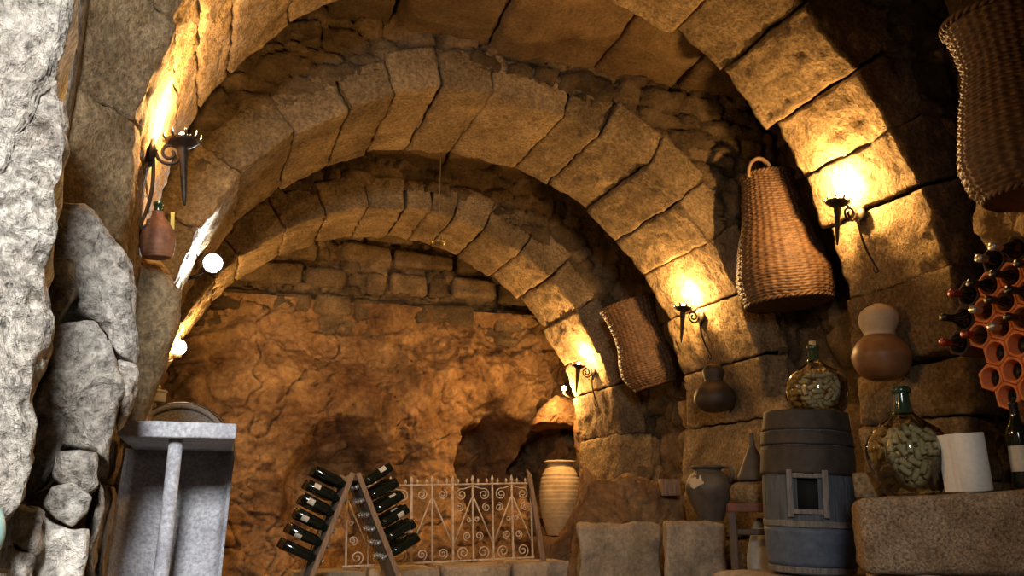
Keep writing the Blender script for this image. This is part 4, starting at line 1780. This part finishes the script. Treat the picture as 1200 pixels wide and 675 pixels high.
# wicker-covered bottle with a yellow tag on the left ledge
wv = at(184, 303, Y=3.22)
t = empty('wicker_flask', wv, (R(4), R(-4), 0), 'reddish cane-covered flask with yellow tag on the left boulder', 'flask')
pr = smooth_prof([(.0, 0), (.038, .0), (.052, .015), (.060, .06), (.055, .10), (.036, .135), (.022, .155), (.019, .175)], 8)
mb = MB()
prw = []
for r, z in pr:
    prw.append((r + .0022 * abs(math.sin(z * PI / .009)), z))
lathe(mb, prw, 40)
mb.build('woven_cover', M['cane'], t)
mb = MB()
lathe(mb, [(.0185, .17), (.016, .195), (.019, .20), (.019, .21), (.012, .212), (0, .212)], 20)
mb.build('neck', M['demineck'], t)
mb = MB()
bbox(mb, .042, .056, -.004, -.001, .11, .175, .001)
mb.build('card_tag', M['yellow'], t)

# ------------------------------------------------------------------ hanging balance pan
pc = at(514, 288, Y=5.55)
ztop = at(513, 122, Y=4.9)
t = empty('hanging_pan', pc, (0, 0, 0), 'small brass dish hanging on a long cord under the arches', 'hanging dish')
mb = MB()
lathe(mb, smooth_prof([(0, .0), (.03, .003), (.045, .012), (.052, .024), (.050, .025), (.043, .015), (.028, .007), (0, .004)], 4), 36)
mb.build('dish', M['brass'], t)
mb = MB()
for k in range(3):
    a = 2 * PI * k / 3 + .4
    tube(mb, [(.05 * math.cos(a), .05 * math.sin(a), .024), (.028 * math.cos(a), .028 * math.sin(a), .09), (0, 0, .17)], .0016, 5)
mb.build('chain', M['brass'], t)
mb = MB()
tube(mb, [(0, 0, .168), (0, .0, .6), (0, 0, 3.43 - pc[2])], .0028, 6)
mb.build('cord', M['cord'], t)

# ------------------------------------------------------------------ other lamps
fp = at(250, 308, Y=5.0)
t = empty('floodlight', fp, (0, 0, 0), 'small cold white floodlight at the left end of middle arch', 'lamp')
aim = (Vector((-.25, 2.4, 1.1)) - Vector([float(x) for x in fp])).normalized()
rotq = aim.to_track_quat('Z', 'Y')
mb = MB()
lathe(mb, [(0, -.09), (.03, -.088), (.036, -.07), (.038, -.03), (.062, .02), (.062, .03), (.055, .03), (.035, -.02), (0, -.03)], 32)
o = mb.build('lamp_housing', M['iron'], t)
o.rotation_euler = rotq.to_euler()
mb = MB()
lathe(mb, [(0, .034), (.035, .029), (.054, .018), (.054, .012), (0, .012)], 32)
o2 = mb.build('lamp_lens', M['coldbulb'], t)
o2.rotation_euler = rotq.to_euler()
mb = MB()
tube(mb, [tuple(aim * -.08), (-.06, .06, -.06), (-.16, .08, -.10), (-.40, .10, -.12)], .010, 8)
mb.build('bracket', M['iron'], t)
l = bpy.data.lights.new('flood_beam', 'SPOT')
l.energy = E_FLOOD
l.color = (.80, .90, 1)
l.spot_size = R(95)
l.spot_blend = .5
l.shadow_soft_size = .05
o = bpy.data.objects.new('flood_beam', l)
C.objects.link(o)
o.parent = t
o.location = aim * .06
o.rotation_euler = (-aim).to_track_quat('Z', 'Y').to_euler()


def globe_lamp(loc, r, label, energy, wall_vec):
    t = empty('globe_lamp', loc, (0, 0, 0), label, 'lamp')
    mb = MB()
    lathe(mb, [(r * math.sin(PI * k / 16), -r * math.cos(PI * k / 16)) for k in range(17)], 28)
    g = mb.build('glass_globe', M['glass_bulb'], t)
    mb = MB()
    lathe(mb, [(0, -r - .035), (r * .5, -r - .035), (r * .55, -r * .85), (r * .4, -r * .8)], 20)
    mb.build('lamp_socket', M['iron'], t)
    mb = MB()
    w_ = Vector(wall_vec)
    tube(mb, [(0, 0, -r - .03), tuple(w_ * .4 + Vector((0, 0, -r - .06))), tuple(w_ + Vector((0, 0, -r - .05)))], .008, 8)
    mb.build('bracket', M['iron'], t)
    return t


gp_ = at(209, 407, Y=6.9)
globe_lamp(gp_, .058, 'glowing warm globe lamp low on the left rock wall', 1, (-.16, .0, 0))
point('globe_light', gp_ + np.array([.02, -.09, .02]), E_GLOBE, WARM, .04)
gs = at(661, 455, Y=7.3)
globe_lamp(gs, .022, 'tiny bare bulb glowing beside the farthest arch sconce', 1, (.18, .08, .0))
point('small_bulb_light', gs + np.array([-.03, -.05, -.05]), E_SMALL, WARM, .02)


# daylight through the doorway behind the viewer
l = bpy.data.lights.new('doorway_daylight', 'AREA')
l.shape = 'RECTANGLE'
l.size, l.size_y = .45, .8
l.energy = 54
l.color = (.95, .97, 1)
l.spread = R(88)
o = bpy.data.objects.new('doorway_daylight', l)
C.objects.link(o)
o.location = (-.32, -1.15, 2.1)
d = Vector((-.3, 2.6, 0.7)) - o.location
o.rotation_euler = d.to_track_quat('-Z', 'Y').to_euler()

w = bpy.data.worlds.new('world')
bpy.context.scene.world = w
w.use_nodes = True
w.node_tree.nodes['Background'].inputs[0].default_value = (.5, .6, .75, 1)
w.node_tree.nodes['Background'].inputs[1].default_value = .15

sc = bpy.context.scene
sc.view_settings.view_transform = 'Standard'
sc.view_settings.look = 'None'
sc.view_settings.gamma = 1
sc.view_settings.use_curve_mapping = False
sc.view_settings.exposure = 0.0
sc.cycles.use_denoising = True
sc.cycles.max_bounces = 6
sc.cycles.caustics_reflective = False
sc.cycles.caustics_refractive = False
